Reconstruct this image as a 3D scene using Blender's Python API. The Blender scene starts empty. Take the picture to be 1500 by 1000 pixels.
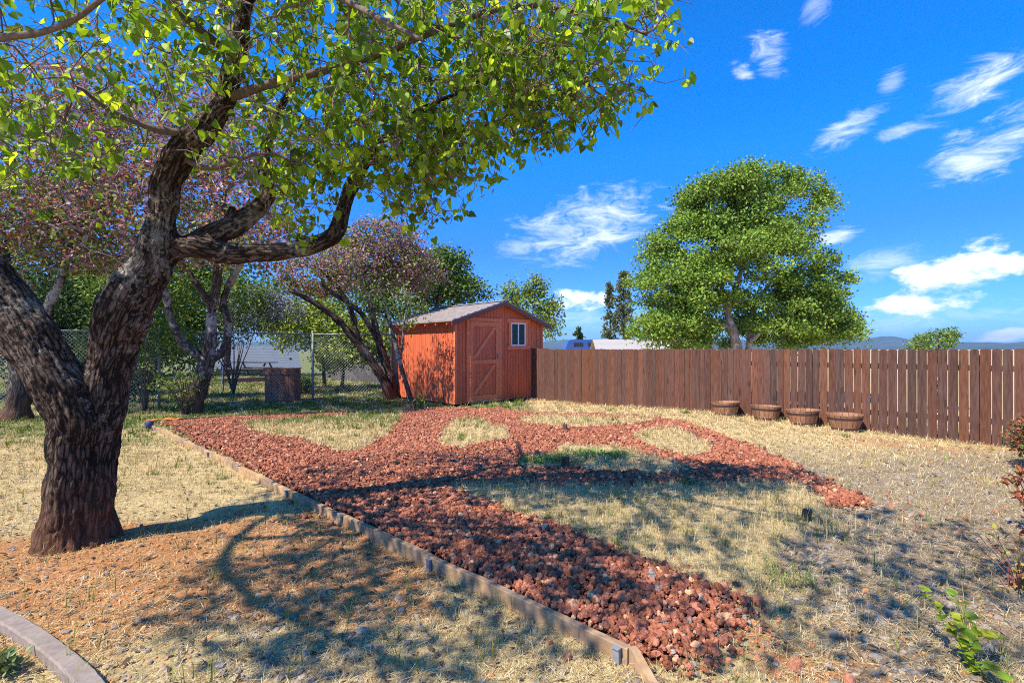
import bpy, math, random
import numpy as np
from mathutils import Vector, Matrix, noise as mnoise

# ------------------------------------------------------------------ basics
SC = bpy.context.scene
COL = SC.collection
rng = np.random.default_rng(7)
random.seed(7)
F = 720.0; H = 1.5; HY = 511.0            # focal length (px of a 1500 wide frame), eye height, horizon row
R = math.radians

def A(px, py, Y):
    """point seen at (px,py), Y metres ahead"""
    return np.array([(px - 750.0) / F * Y, Y, H + (HY - py) / F * Y])

def sstep(a, b, x):
    t = np.clip((x - a) / (b - a), 0, 1)
    return t * t * (3 - 2 * t)

E0 = np.array([-6.77, 9.23]); E1 = np.array([0.56, 2.335])
ED = (E1 - E0) / np.linalg.norm(E1 - E0); EN = np.array([-ED[1], ED[0]])
ELEN = float(np.linalg.norm(E1 - E0))
FP = np.array([0.986, 14.2]); FD = np.array([0.696, -0.718]); FN = np.array([0.718, 0.696])

def terrain(x, y):
    x = np.asarray(x, float); y = np.asarray(y, float)
    s = (x - FP[0]) * FD[0] + (y - FP[1]) * FD[1]
    d = (x - FP[0]) * FN[0] + (y - FP[1]) * FN[1]
    z = 0.13 * np.exp(-((s - 5.0) / 2.6) ** 2) * np.exp(-(d / 2.2) ** 2)
    de = (x - E0[0]) * EN[0] + (y - E0[1]) * EN[1]
    se = (x - E0[0]) * ED[0] + (y - E0[1]) * ED[1]
    z = z + 0.06 * sstep(0.0, 0.05, de) * (1 - sstep(0.4, 2.6, de)) * sstep(-0.3, 0.1, se) * (1 - sstep(ELEN - 0.3, ELEN + 0.35, se))
    z = z - 1.6 * sstep(1.5, 14, d)
    z = z - 2.6 * sstep(30, 39, y) * (1 - sstep(-6, 0, x))
    near = np.exp(-((x / 18) ** 2 + ((y - 8) / 16) ** 2))
    z = z + near * (0.012 * np.sin(1.7 * x + 0.6 * y) * np.sin(1.1 * y - 0.4 * x + 1) + 0.008 * np.sin(4.1 * x + 1.3) * np.sin(3.7 * y + 0.5) + 0.005 * np.sin(9.3 * x + 2 * y) * np.sin(8.1 * y - 3 * x))
    return z

def G(px, py):
    """ground point seen at (px,py)"""
    Y = H * F / (py - HY)
    for _ in range(12):
        X = (px - 750.0) / F * Y
        Y = 0.5 * Y + 0.5 * (H - float(terrain(X, Y))) * F / (py - HY)
    X = (px - 750.0) / F * Y
    return np.array([X, Y, float(terrain(X, Y))])

# ------------------------------------------------------------------ mesh building
class MB:
    def __init__(s):
        s.v = []; s.f = []; s.c = []; s.n = 0; s.m = []
    def add(s, v, faces, col=None, mi=0):
        v = np.asarray(v, np.float32).reshape(-1, 3)
        if not isinstance(faces, (list, tuple)) or (len(faces) and not hasattr(faces[0], 'ndim')):
            by = {}
            for f in faces: by.setdefault(len(f), []).append(f)
            faces = [np.array(a) for a in by.values()]
        for f in faces:
            if len(f):
                s.f.append(np.asarray(f, np.int64) + s.n); s.m.append(mi)
        s.v.append(v); s.n += len(v)
        if col is None: col = (1, 1, 1)
        col = np.asarray(col, np.float32)
        if col.ndim == 1: col = np.tile(col, (len(v), 1))
        s.c.append(col)
    def box(s, cx, cy, cz, sx, sy, sz, col=None, rot=None, jit=0):
        v = np.array([[i, j, k] for k in (-.5, .5) for j in (-.5, .5) for i in (-.5, .5)]) * [sx, sy, sz]
        if jit: v = v + rng.normal(0, jit, v.shape)
        if rot is not None: v = v @ np.asarray(rot).T
        s.add(v + [cx, cy, cz], [np.array([[0, 2, 3, 1], [4, 5, 7, 6], [0, 1, 5, 4], [2, 6, 7, 3], [0, 4, 6, 2], [1, 3, 7, 5]])], col)
    def prism(s, poly, y0, y1, col=None, axis='y'):
        """outline in (x,z) drawn out along y (or given in (y,z) along x, or (x,y) along z)"""
        n = len(poly); p = np.asarray(poly, float)
        def mk(t):
            if axis == 'y': return np.c_[p[:, 0], np.full(n, t), p[:, 1]]
            if axis == 'x': return np.c_[np.full(n, t), p[:, 0], p[:, 1]]
            return np.c_[p[:, 0], p[:, 1], np.full(n, t)]
        v = np.r_[mk(y0), mk(y1)]
        fs = [list(range(n))[::-1], [n + i for i in range(n)]] + [[i, (i + 1) % n, n + (i + 1) % n, n + i] for i in range(n)]
        s.add(v, fs, col)
    def tube(s, pts, rad, sides=8, col=None, caps=True):
        pts = np.asarray(pts, float); rad = np.broadcast_to(np.asarray(rad, float), (len(pts),))
        t = np.gradient(pts, axis=0); t /= np.linalg.norm(t, axis=1)[:, None] + 1e-9
        ref = np.array([0.31, 0.87, 0.12]) if abs(t[:, 2]).mean() > .7 else np.array([0.05, 0.1, 1.0])
        a = np.cross(t, ref); a /= np.linalg.norm(a, axis=1)[:, None] + 1e-9
        b = np.cross(t, a)
        th = np.arange(sides) / sides * 2 * math.pi
        ring = a[:, None, :] * np.cos(th)[None, :, None] + b[:, None, :] * np.sin(th)[None, :, None]
        v = (pts[:, None, :] + ring * rad[:, None, None]).reshape(-1, 3)
        n = len(pts)
        i = np.arange(n - 1)[:, None] * sides; j = np.arange(sides)[None, :]; j2 = (j + 1) % sides
        q = np.stack([i + j, i + sides + j, i + sides + j2, i + j2], -1).reshape(-1, 4)
        fs = [q]
        if caps:
            fs += [np.arange(sides)[None, :], (np.arange(sides)[::-1] + (n - 1) * sides)[None, :]]
        if col is not None:
            col = np.asarray(col, np.float32)
            if col.ndim == 2: col = np.repeat(col, sides, 0)
        s.add(v, fs, col)
    def lathe(s, prof, c=(0, 0, 0), sides=24, col=None):
        prof = np.asarray(prof, float); n = len(prof)
        th = np.arange(sides) / sides * 2 * math.pi
        v = np.stack([prof[:, 0][:, None] * np.cos(th), prof[:, 0][:, None] * np.sin(th), np.repeat(prof[:, 1][:, None], sides, 1)], -1).reshape(-1, 3) + np.asarray(c)
        i = np.arange(n - 1)[:, None] * sides; j = np.arange(sides)[None, :]; j2 = (j + 1) % sides
        s.add(v, [np.stack([i + j, i + j2, i + sides + j2, i + sides + j], -1).reshape(-1, 4)], col)
    def build(s, name, mat=None, parent=None, smooth=False, loc=None, rotz=0):
        me = bpy.data.meshes.new(name)
        v = np.concatenate(s.v) if s.v else np.zeros((0, 3), np.float32)
        me.vertices.add(len(v)); me.vertices.foreach_set('co', v.ravel().astype(np.float32))
        tot = np.concatenate([np.full(len(f), f.shape[1]) for f in s.f]).astype(np.int32)
        loops = np.concatenate([f.ravel() for f in s.f]).astype(np.int32)
        start = np.r_[0, np.cumsum(tot)[:-1]].astype(np.int32)
        me.loops.add(len(loops)); me.loops.foreach_set('vertex_index', loops)
        me.polygons.add(len(tot)); me.polygons.foreach_set('loop_start', start)
        try: me.polygons.foreach_set('loop_total', tot)
        except Exception: pass
        me.update(calc_edges=True); me.validate()
        if len(me.polygons) == len(tot):
            me.polygons.foreach_set('use_smooth', np.full(len(tot), smooth))
        c = np.concatenate(s.c).astype(np.float32)
        if len(c) == len(me.vertices):
            at = me.color_attributes.new('Col', 'FLOAT_COLOR', 'POINT')
            at.data.foreach_set('color', np.c_[c[:, :3], c[:, 3:4] if c.shape[1] > 3 else np.ones((len(c), 1), np.float32)].astype(np.float32).ravel())
        if mat: me.materials.append(mat)
        o = bpy.data.objects.new(name, me); COL.objects.link(o)
        if parent: o.parent = parent
        if loc is not None: o.location = [float(q) for q in loc]
        o.rotation_euler[2] = rotz
        return o

def tag(o, label=None, cat=None, group=None, kind=None):
    if label: o['label'] = label
    if cat: o['category'] = cat
    if group: o['group'] = group
    if kind: o['kind'] = kind
    return o

def empty(name, loc=(0, 0, 0), rotz=0):
    o = bpy.data.objects.new(name, None); COL.objects.link(o)
    o.location = [float(q) for q in loc]; o.rotation_euler[2] = rotz
    o.empty_display_size = .2
    return o

def copy_tree(o, parent=None):
    c = o.copy(); COL.objects.link(c)
    if parent: c.parent = parent
    for ch in list(o.children): copy_tree(ch, c)
    return c

# ------------------------------------------------------------------ materials
def mat(name, col=(.5, .5, .5), rough=.8, attr=False, var=.3, scale=6, stretch=(1, 1, 1), bump=.0, bscale=40, col2=None, spec=.3,
        metallic=0, trans=0.0, transcol=1.3, var2=0, coord='Object', detail=6, bdist=.01):
    m = bpy.data.materials.new(name); m.use_nodes = True
    nt = m.node_tree; N = nt.nodes; L = nt.links
    bs = N['Principled BSDF']; out = N['Material Output']
    bs.inputs['Roughness'].default_value = rough
    bs.inputs['Specular IOR Level'].default_value = spec
    bs.inputs['Metallic'].default_value = metallic
    tc = N.new('ShaderNodeTexCoord'); mp = N.new('ShaderNodeMapping')
    mp.inputs['Scale'].default_value = stretch
    L.new(tc.outputs[coord], mp.inputs['Vector'])
    if attr:
        a = N.new('ShaderNodeAttribute'); a.attribute_name = 'Col'; base = a.outputs['Color']
    else:
        a = N.new('ShaderNodeRGB'); a.outputs[0].default_value = (*col, 1); base = a.outputs[0]
    if var > 0 or col2:
        nz = N.new('ShaderNodeTexNoise'); nz.inputs['Scale'].default_value = scale; nz.inputs['Detail'].default_value = detail
        nz.inputs['Roughness'].default_value = .62
        L.new(mp.outputs[0], nz.inputs['Vector'])
        if col2:
            mx = N.new('ShaderNodeMix'); mx.data_type = 'RGBA'
            rp = N.new('ShaderNodeMapRange'); rp.inputs[1].default_value = .42; rp.inputs[2].default_value = .62
            L.new(nz.outputs[0], rp.inputs[0]); L.new(rp.outputs[0], mx.inputs[0])
            L.new(base, mx.inputs[6]); mx.inputs[7].default_value = (*col2, 1); base = mx.outputs[2]
        if var > 0:
            nz2 = N.new('ShaderNodeTexNoise'); nz2.inputs['Scale'].default_value = scale * 3.1; nz2.inputs['Detail'].default_value = detail
            L.new(mp.outputs[0], nz2.inputs['Vector'])
            mr = N.new('ShaderNodeMapRange'); mr.inputs[1].default_value = .25; mr.inputs[2].default_value = .75
            mr.inputs[3].default_value = 1 - var; mr.inputs[4].default_value = 1 + var
            L.new(nz2.outputs[0], mr.inputs[0])
            vm = N.new('ShaderNodeVectorMath'); vm.operation = 'SCALE'
            L.new(base, vm.inputs[0]); L.new(mr.outputs[0], vm.inputs['Scale']); base = vm.outputs[0]
    L.new(base, bs.inputs['Base Color'])
    if bump > 0:
        nb = N.new('ShaderNodeTexNoise'); nb.inputs['Scale'].default_value = bscale; nb.inputs['Detail'].default_value = 8
        L.new(mp.outputs[0], nb.inputs['Vector'])
        bp = N.new('ShaderNodeBump'); bp.inputs['Strength'].default_value = bump; bp.inputs['Distance'].default_value = bdist
        L.new(nb.outputs[0], bp.inputs['Height']); L.new(bp.outputs[0], bs.inputs['Normal'])
    if trans > 0:
        tr = N.new('ShaderNodeBsdfTranslucent'); ms = N.new('ShaderNodeMixShader'); ms.inputs[0].default_value = trans
        vm = N.new('ShaderNodeVectorMath'); vm.operation = 'MULTIPLY'; vm.inputs[1].default_value = (transcol * 1.1, transcol, transcol * .45)
        L.new(base, vm.inputs[0]); L.new(vm.outputs[0], tr.inputs[0])
        L.new(bs.outputs[0], ms.inputs[1]); L.new(tr.outputs[0], ms.inputs[2]); L.new(ms.outputs[0], out.inputs[0])
    return m

M = {}
M['leaf'] = mat('leaf', attr=True, var=0, rough=.42, spec=.4, trans=.48, transcol=1.6)
M['far_leaf'] = mat('far_leaf', attr=True, var=0, rough=.55, spec=.25, trans=.25, transcol=1.25)
M['petal'] = mat('petal', attr=True, var=0, rough=.8, spec=.1, trans=.3, transcol=1.0)
M['twig'] = mat('twig', attr=True, var=.35, scale=12, rough=.85, bump=.4, bscale=60)
M['blade'] = mat('blade', attr=True, var=0, rough=.75, spec=.15, trans=.25, transcol=1.1)
M['rock'] = mat('rock', attr=True, var=.35, scale=22, rough=.95, spec=.1, bump=.9, bscale=90, bdist=.01)
M['pebble'] = mat('pebble', attr=True, var=.3, scale=20, rough=.85, spec=.2, bump=.4, bscale=70)
M['soil_clod'] = mat('soil_clod', attr=True, var=.25, scale=30, rough=.95, spec=.1, bump=.5, bscale=120)
M['red_paint'] = mat('red_paint', (.64, .142, .056), rough=.62, var=.16, scale=2.2, stretch=(3, 3, .5), bump=.35, bscale=25, col2=(.54, .115, .05))
M['red_trim'] = mat('red_trim', (.70, .19, .08), rough=.6, var=.15, scale=4, bump=.25, bscale=30)  # trim paint lightened: light the raised boards catch is put into the colour
M['roof_brown'] = mat('roof_brown', (.25, .215, .20), rough=.5, var=.2, scale=3, bump=.15, bscale=20, col2=(.22, .18, .165))
M['fascia'] = mat('fascia', (.17, .07, .05), rough=.6, var=.2, scale=4)
M['white_vinyl'] = mat('white_vinyl', (.75, .75, .74), rough=.35, var=.05)
M['fence_wood'] = mat('fence_wood', attr=True, var=.5, scale=5, stretch=(3.5, 3.5, .35), rough=.85, bump=.6, bscale=14, detail=9, bdist=.006)
_nt = M['fence_wood'].node_tree; _bs = _nt.nodes['Principled BSDF']; _src = _bs.inputs['Base Color'].links[0].from_socket
_tc = _nt.nodes.new('ShaderNodeTexCoord'); _mp = _nt.nodes.new('ShaderNodeMapping'); _mp.inputs['Scale'].default_value = (11, 11, .6); _nt.links.new(_tc.outputs['Object'], _mp.inputs[0])
_nz = _nt.nodes.new('ShaderNodeTexNoise'); _nz.inputs['Scale'].default_value = 2.2; _nz.inputs['Detail'].default_value = 7; _nt.links.new(_mp.outputs[0], _nz.inputs['Vector'])
_mr = _nt.nodes.new('ShaderNodeMapRange'); _mr.inputs[1].default_value = .5; _mr.inputs[2].default_value = .72; _mr.inputs[4].default_value = .4; _nt.links.new(_nz.outputs[0], _mr.inputs[0])
_mx = _nt.nodes.new('ShaderNodeMix'); _mx.data_type = 'RGBA'; _mx.inputs[7].default_value = (.13, .10, .085, 1); _nt.links.new(_mr.outputs[0], _mx.inputs[0]); _nt.links.new(_src, _mx.inputs[6])
_m2 = _nt.nodes.new('ShaderNodeMapping'); _m2.inputs['Scale'].default_value = (6.5, 6.5, 1.8); _nt.links.new(_tc.outputs['Object'], _m2.inputs[0])
_vo = _nt.nodes.new('ShaderNodeTexVoronoi'); _vo.inputs['Scale'].default_value = 1.0; _nt.links.new(_m2.outputs[0], _vo.inputs['Vector'])
_kr = _nt.nodes.new('ShaderNodeMapRange'); _kr.inputs[1].default_value = .10; _kr.inputs[2].default_value = .17; _kr.inputs[3].default_value = .75; _kr.inputs[4].default_value = 0; _nt.links.new(_vo.outputs['Distance'], _kr.inputs[0])
_mk = _nt.nodes.new('ShaderNodeMix'); _mk.data_type = 'RGBA'; _mk.inputs[7].default_value = (.035, .02, .014, 1); _nt.links.new(_kr.outputs[0], _mk.inputs[0]); _nt.links.new(_mx.outputs[2], _mk.inputs[6]); _nt.links.new(_mk.outputs[2], _bs.inputs['Base Color'])
M['timber'] = mat('timber', (.42, .255, .125), var=.4, scale=4, stretch=(1, 1, 1), rough=.85, bump=.5, bscale=22, col2=(.22, .16, .115))
M['stump_wood'] = mat('stump_wood', (.085, .055, .042), var=.4, scale=9, rough=.9, bump=.8, bscale=30)
M['barrel_wood'] = mat('barrel_wood', attr=True, var=.35, scale=6, stretch=(2, 2, .5), rough=.75, bump=.3, bscale=25)
M['hoop'] = mat('hoop', (.06, .042, .036), var=.3, scale=10, rough=.6)
M['soil'] = mat('soil', (.06, .04, .028), var=.4, scale=15, rough=.95, bump=.8, bscale=40)
M['galv'] = mat('galv', (.26, .27, .275), rough=.6, metallic=.25, var=.2, scale=8)
M['wire'] = mat('wire', (.55, .56, .57), rough=.5, metallic=.4, var=.1)
M['concrete'] = mat('concrete', (.26, .21, .18), var=.18, scale=10, rough=.9, bump=.4, bscale=70, col2=(.22, .175, .15), bdist=.004)
M['table_wood'] = mat('table_wood', (.10, .075, .065), var=.3, scale=6, rough=.8)
M['bin_wood'] = mat('bin_wood', (.25, .115, .075), var=.35, scale=6, stretch=(3, 3, .5), rough=.85, bump=.4, bscale=20)
M['slate_roof'] = mat('slate_roof', (.14, .16, .19), var=.3, scale=8, rough=.6, bump=.3, bscale=30)
M['tan_wall'] = mat('tan_wall', (.32, .25, .19), var=.1, scale=4, rough=.85)
M['grey_roof'] = mat('grey_roof', (.36, .33, .31), var=.2, scale=6, rough=.7)
M['blue_paint'] = mat('blue_paint', (.035, .09, .30), var=.06, scale=2, rough=.3, spec=.5)
M['dark_glass'] = mat('dark_glass', (.02, .022, .025), var=0, rough=.08, spec=.6)
M['rubber'] = mat('rubber', (.02, .02, .02), var=.1, rough=.8)
M['orange_plastic'] = mat('orange_plastic', (.62, .17, .03), var=.2, scale=12, rough=.6)
M['blue_plastic'] = mat('blue_plastic', (.03, .05, .14), var=.2, scale=12, rough=.5)
M['blue_steel'] = mat('blue_steel', (.05, .12, .33), var=.2, rough=.5)
M['hill'] = mat('hill', (.045, .065, .05), var=.4, scale=.004, rough=1, spec=0)

# window glass: dark interior behind a reflective pane
gm = mat('pane_glass', (.02, .025, .03), var=0, rough=.03, spec=.28); M['pane_glass'] = gm

def bark_mat(name, dark, light, lichen, lich_amt=.55, scale=14.0):
    """bark: furrows along the limb through the 'bark' vector attribute, lichen in patches"""
    m = bpy.data.materials.new(name); m.use_nodes = True
    nt = m.node_tree; N = nt.nodes; L = nt.links; bs = N['Principled BSDF']
    bs.inputs['Roughness'].default_value = .9; bs.inputs['Specular IOR Level'].default_value = .15
    at = N.new('ShaderNodeAttribute'); at.attribute_name = 'bark'
    tc = N.new('ShaderNodeTexCoord')
    nz = N.new('ShaderNodeTexNoise'); nz.inputs['Scale'].default_value = 1.0; nz.inputs['Detail'].default_value = 9; nz.inputs['Roughness'].default_value = .68
    L.new(at.outputs['Vector'], nz.inputs['Vector'])
    cr = N.new('ShaderNodeValToRGB'); cr.color_ramp.elements[0].position = .36; cr.color_ramp.elements[1].position = .66
    cr.color_ramp.elements[0].color = (*dark, 1); cr.color_ramp.elements[1].color = (*light, 1)
    vo = N.new('ShaderNodeTexVoronoi'); vo.feature = 'DISTANCE_TO_EDGE'; vo.inputs['Scale'].default_value = 1.5
    wv = N.new('ShaderNodeVectorMath'); wv.operation = 'MULTIPLY_ADD'; wv.inputs[1].default_value = (.9, .9, .9); L.new(nz.outputs['Color'], wv.inputs[0]); L.new(at.outputs['Vector'], wv.inputs[2]); L.new(wv.outputs[0], vo.inputs['Vector'])
    vr = N.new('ShaderNodeMapRange'); vr.inputs[1].default_value = 0; vr.inputs[2].default_value = .22; vr.inputs[3].default_value = -.20; vr.inputs[4].default_value = .05; L.new(vo.outputs['Distance'], vr.inputs[0])
    va = N.new('ShaderNodeMath'); va.operation = 'ADD'; L.new(nz.outputs[0], va.inputs[0]); L.new(vr.outputs[0], va.inputs[1])
    L.new(va.outputs[0], cr.inputs[0])
    n2 = N.new('ShaderNodeTexNoise'); n2.inputs['Scale'].default_value = scale; n2.inputs['Detail'].default_value = 8; n2.inputs['Roughness'].default_value = .7
    L.new(tc.outputs['Object'], n2.inputs['Vector'])
    n3 = N.new('ShaderNodeTexNoise'); n3.inputs['Scale'].default_value = 2.6; n3.inputs['Detail'].default_value = 3
    L.new(tc.outputs['Object'], n3.inputs['Vector'])
    ad = N.new('ShaderNodeMath'); ad.operation = 'ADD'; L.new(n2.outputs[0], ad.inputs[0]); L.new(n3.outputs[0], ad.inputs[1])
    sp = N.new('ShaderNodeSeparateXYZ'); L.new(tc.outputs['Object'], sp.inputs[0])
    hz = N.new('ShaderNodeMapRange'); hz.inputs[1].default_value = .1; hz.inputs[2].default_value = 1.5; hz.inputs[3].default_value = -.22; hz.inputs[4].default_value = .03
    L.new(sp.outputs[2], hz.inputs[0])
    ad2 = N.new('ShaderNodeMath'); ad2.operation = 'ADD'; L.new(ad.outputs[0], ad2.inputs[0]); L.new(hz.outputs[0], ad2.inputs[1])
    mr = N.new('ShaderNodeMapRange'); mr.inputs[1].default_value = 1.04 + (.5 - lich_amt) * .3; mr.inputs[2].default_value = 1.2 + (.5 - lich_amt) * .3
    L.new(ad2.outputs[0], mr.inputs[0])
    mx = N.new('ShaderNodeMix'); mx.data_type = 'RGBA'; L.new(mr.outputs[0], mx.inputs[0]); L.new(cr.outputs[0], mx.inputs[6]); mx.inputs[7].default_value = (*lichen, 1)
    # reddish worn wood low on the trunk
    lo = N.new('ShaderNodeMapRange'); lo.inputs[1].default_value = .55; lo.inputs[2].default_value = .08; lo.inputs[3].default_value = 0; lo.inputs[4].default_value = .8
    L.new(sp.outputs[2], lo.inputs[0])
    mm = N.new('ShaderNodeMath'); mm.operation = 'MULTIPLY'; L.new(lo.outputs[0], mm.inputs[0]); L.new(nz.outputs[0], mm.inputs[1])
    m2 = N.new('ShaderNodeMath'); m2.operation = 'MULTIPLY'; m2.inputs[1].default_value = 1.7; m2.use_clamp = True; L.new(mm.outputs[0], m2.inputs[0])
    mx2 = N.new('ShaderNodeMix'); mx2.data_type = 'RGBA'; L.new(m2.outputs[0], mx2.inputs[0]); L.new(mx.outputs[2], mx2.inputs[6]); mx2.inputs[7].default_value = (.17, .075, .04, 1)
    L.new(mx2.outputs[2], bs.inputs['Base Color'])
    bp = N.new('ShaderNodeBump'); bp.inputs['Strength'].default_value = 1.0; bp.inputs['Distance'].default_value = .03
    b2 = N.new('ShaderNodeBump'); b2.inputs['Strength'].default_value = .6; b2.inputs['Distance'].default_value = .012
    L.new(va.outputs[0], bp.inputs['Height']); L.new(n2.outputs[0], b2.inputs['Height']); L.new(bp.outputs[0], b2.inputs['Normal']); L.new(b2.outputs[0], bs.inputs['Normal'])
    return m
M['bark'] = bark_mat('bark', (.022, .015, .011), (.19, .13, .10), (.30, .265, .225), .40, 30)
M['bark_grey'] = bark_mat('bark_grey', (.04, .032, .028), (.16, .13, .115), (.34, .32, .29), .6)

# ------------------------------------------------------------------ zones of the yard, as outlines on the ground
def zone(pts): return np.array([G(*p)[:2] for p in pts])
def inside(poly, x, y):
    r = np.zeros(x.shape, bool); n = len(poly)
    for i in range(n):
        x0, y0 = poly[i]; x1, y1 = poly[(i + 1) % n]
        c = ((y0 > y) != (y1 > y)) & (x < (x1 - x0) * (y - y0) / (y1 - y0 + 1e-12) + x0)
        r ^= c
    return r
Z_BED = zone([(232, 622), (300, 614), (480, 607), (590, 601), (625, 599), (735, 599), (760, 606), (860, 607), (940, 612), (1000, 618), (1100, 655), (1180, 690),
              (1270, 733), (1235, 745), (1205, 740), (1070, 868), (1080, 882), (1050, 915), (985, 985), (955, 995), (700, 862), (500, 770)])
Z_A = zone([(352, 622), (400, 618), (480, 613), (560, 605), (592, 602), (586, 618), (566, 638), (530, 660), (490, 664), (440, 648), (375, 634)])
Z_B = zone([(648, 632), (665, 617), (700, 617), (742, 630), (754, 641), (715, 650), (660, 656), (646, 648)])
Z_C = zone([(757, 681), (800, 668), (835, 654), (900, 656), (960, 672), (1015, 690), (960, 698), (880, 692), (800, 688)])
Z_D = zone([(925, 642), (955, 631), (990, 628), (1035, 650), (1052, 664), (1010, 672), (965, 660)])
Z_E = zone([(652, 718), (700, 713), (800, 714), (950, 712), (1100, 711), (1190, 715), (1218, 738), (1210, 750), (1150, 800), (1092, 876), (1060, 872), (950, 832), (850, 790), (760, 752)])
Z_F = zone([(752, 617), (800, 611), (860, 612), (962, 615), (940, 622), (890, 626), (832, 628), (770, 622)])
ISL = [Z_A, Z_B, Z_C, Z_D, Z_E, Z_F]

def vnoise(x, y, s, seed=0):
    """cheap smooth value noise 0..1"""
    x = x / s + seed * 17.3; y = y / s + seed * 9.1
    xi = np.floor(x).astype(np.int64); yi = np.floor(y).astype(np.int64); fx = x - xi; fy = y - yi
    fx = fx * fx * (3 - 2 * fx); fy = fy * fy * (3 - 2 * fy)
    def h(a, b):
        n = (a * 374761393 + b * 668265263 + seed * 1442695) & 0x7fffffff
        n = ((n ^ (n >> 13)) * 1274126177) & 0x7fffffff
        return ((n ^ (n >> 16)) & 0xffff) / 65535.0
    return (h(xi, yi) * (1 - fx) + h(xi + 1, yi) * fx) * (1 - fy) + (h(xi, yi + 1) * (1 - fx) + h(xi + 1, yi + 1) * fx) * fy
def fbm(x, y, s, seed=0):
    return .5 * vnoise(x, y, s, seed) + .3 * vnoise(x, y, s * .45, seed + 1) + .2 * vnoise(x, y, s * .2, seed + 2)

def zones(x, y):
    """weights: bed, island, dirt, gravel, green"""
    jx = x + .30 * (fbm(x, y, .45, 3) - .5); jy = y + .36 * (fbm(x, y, .45, 5) - .5)
    bed = inside(Z_BED, jx, jy)
    isl = np.zeros_like(bed)
    for z in ISL: isl |= inside(z, jx, jy)
    bed = bed & ~isl
    de = (x - E0[0]) * EN[0] + (y - E0[1]) * EN[1]
    se = (x - E0[0]) * ED[0] + (y - E0[1]) * ED[1]
    bed &= (de > .02) | (se > ELEN)
    n1 = fbm(x, y, 1.3, 11); n2 = fbm(x, y, .7, 21)
    left = (de < 0)
    # bare orange dirt: broad strip on the near left side, and a patch by the far right of the fence
    ar = np.exp(-(((x + 1.6) / 1.9) ** 2 + ((y - 3.5) / 1.1) ** 2)) + .9 * np.exp(-(((x + 3.2) / 1.3) ** 2 + ((y - 3.2) / .9) ** 2))
    dirt = left * sstep(.52, .66, n1 * .35 + n2 * .3 + .36 * ar + .08)
    dirt = np.maximum(dirt, .9 * np.exp(-(((x - 6.6) / 1.5) ** 2 + ((y - 7.6) / .7) ** 2)) * sstep(.3, .6, n2))
    dirt = np.maximum(dirt, .7 * sstep(.55, .7, n1) * (x > .9) * (y < 4.2))
    right = sstep(.2, 1.2, x - (.7 + .1 * y)) * (~isl)
    gr = right * (1 - sstep(5.8, 8.3, y + .35 * (n1 - .5) * 4)) * sstep(.25, .5, n2 + .18)
    gr = np.maximum(gr * .95, left * .45 * (1 - sstep(2.3, 3.4, y)) * sstep(.45, .6, n2))
    green = sstep(9.0, 12.5, y - .35 * x + (n1 - .5) * 4) * (x < 0.5) * .8
    green = np.maximum(green, .4 * left * sstep(5.5, 8.5, y) * sstep(.5, .65, n2))
    green = np.maximum(green, isl * .34 * sstep(.48, .68, n2) * (x < 2.6))
    gC = np.exp(-(((x - (.75)) / .75) ** 2 + ((y - 6.65) / .35) ** 2))
    green = np.maximum(green, np.clip(gC * 1.3, 0, 1) * isl)
    return bed, isl, dirt, gr, green

# ------------------------------------------------------------------ ground
def axis(lo, hi, step, far):
    a = np.arange(lo, hi + 1e-6, step)
    ext = []; d = step * 1.6; p = hi
    while p < far: p += d; d *= 1.35; ext.append(p)
    ex2 = []; d = step * 1.6; p = lo
    while p > -far: p -= d; d *= 1.35; ex2.append(p)
    return np.r_[ex2[::-1], a, ext]
gx = axis(-15, 11, .06, 5000); gy = axis(0.6, 22, .06, 5000)
GX, GY = np.meshgrid(gx, gy); gxx = GX.ravel(); gyy = GY.ravel()
gz = terrain(gxx, gyy)
bed, isl, dirt, gr, green = zones(gxx, gyy)
gz = gz + .04 * isl * 1.0 + bed * .01 * vnoise(gxx, gyy, .12, 4)
nx, ny = len(gx), len(gy)
ii = (np.arange(ny - 1)[:, None] * nx + np.arange(nx - 1)[None, :]).ravel()
mb = MB()
mb.add(np.c_[gxx, gyy, gz], [np.stack([ii, ii + 1, ii + nx + 1, ii + nx], -1)], np.c_[dirt, green, gr, bed.astype(float)])
gmat = bpy.data.materials.new('ground'); gmat.use_nodes = True
nt = gmat.node_tree; N = nt.nodes; L = nt.links; bs = N['Principled BSDF']; bs.inputs['Roughness'].default_value = .95; bs.inputs['Specular IOR Level'].default_value = .1
at = N.new('ShaderNodeAttribute'); at.attribute_name = 'Col'
sp = N.new('ShaderNodeSeparateColor'); L.new(at.outputs['Color'], sp.inputs[0])
tc = N.new('ShaderNodeTexCoord')
def gnoise(s, d=8, r=.65, dist=0):
    n = N.new('ShaderNodeTexNoise'); n.inputs['Scale'].default_value = s; n.inputs['Detail'].default_value = d; n.inputs['Roughness'].default_value = r
    n.inputs['Distortion'].default_value = dist
    L.new(tc.outputs['Object'], n.inputs['Vector']); return n.outputs[0]
def ramp(src, p0, c0, p1, c1):
    c = N.new('ShaderNodeValToRGB'); c.color_ramp.elements[0].position = p0; c.color_ramp.elements[1].position = p1
    c.color_ramp.elements[0].color = (*c0, 1); c.color_ramp.elements[1].color = (*c1, 1); L.new(src, c.inputs[0]); return c.outputs[0]
def gmix(f, a, b):
    m = N.new('ShaderNodeMix'); m.data_type = 'RGBA'
    L.new(f, m.inputs[0]); L.new(a, m.inputs[6]); L.new(b, m.inputs[7]); return m.outputs[2]
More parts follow.
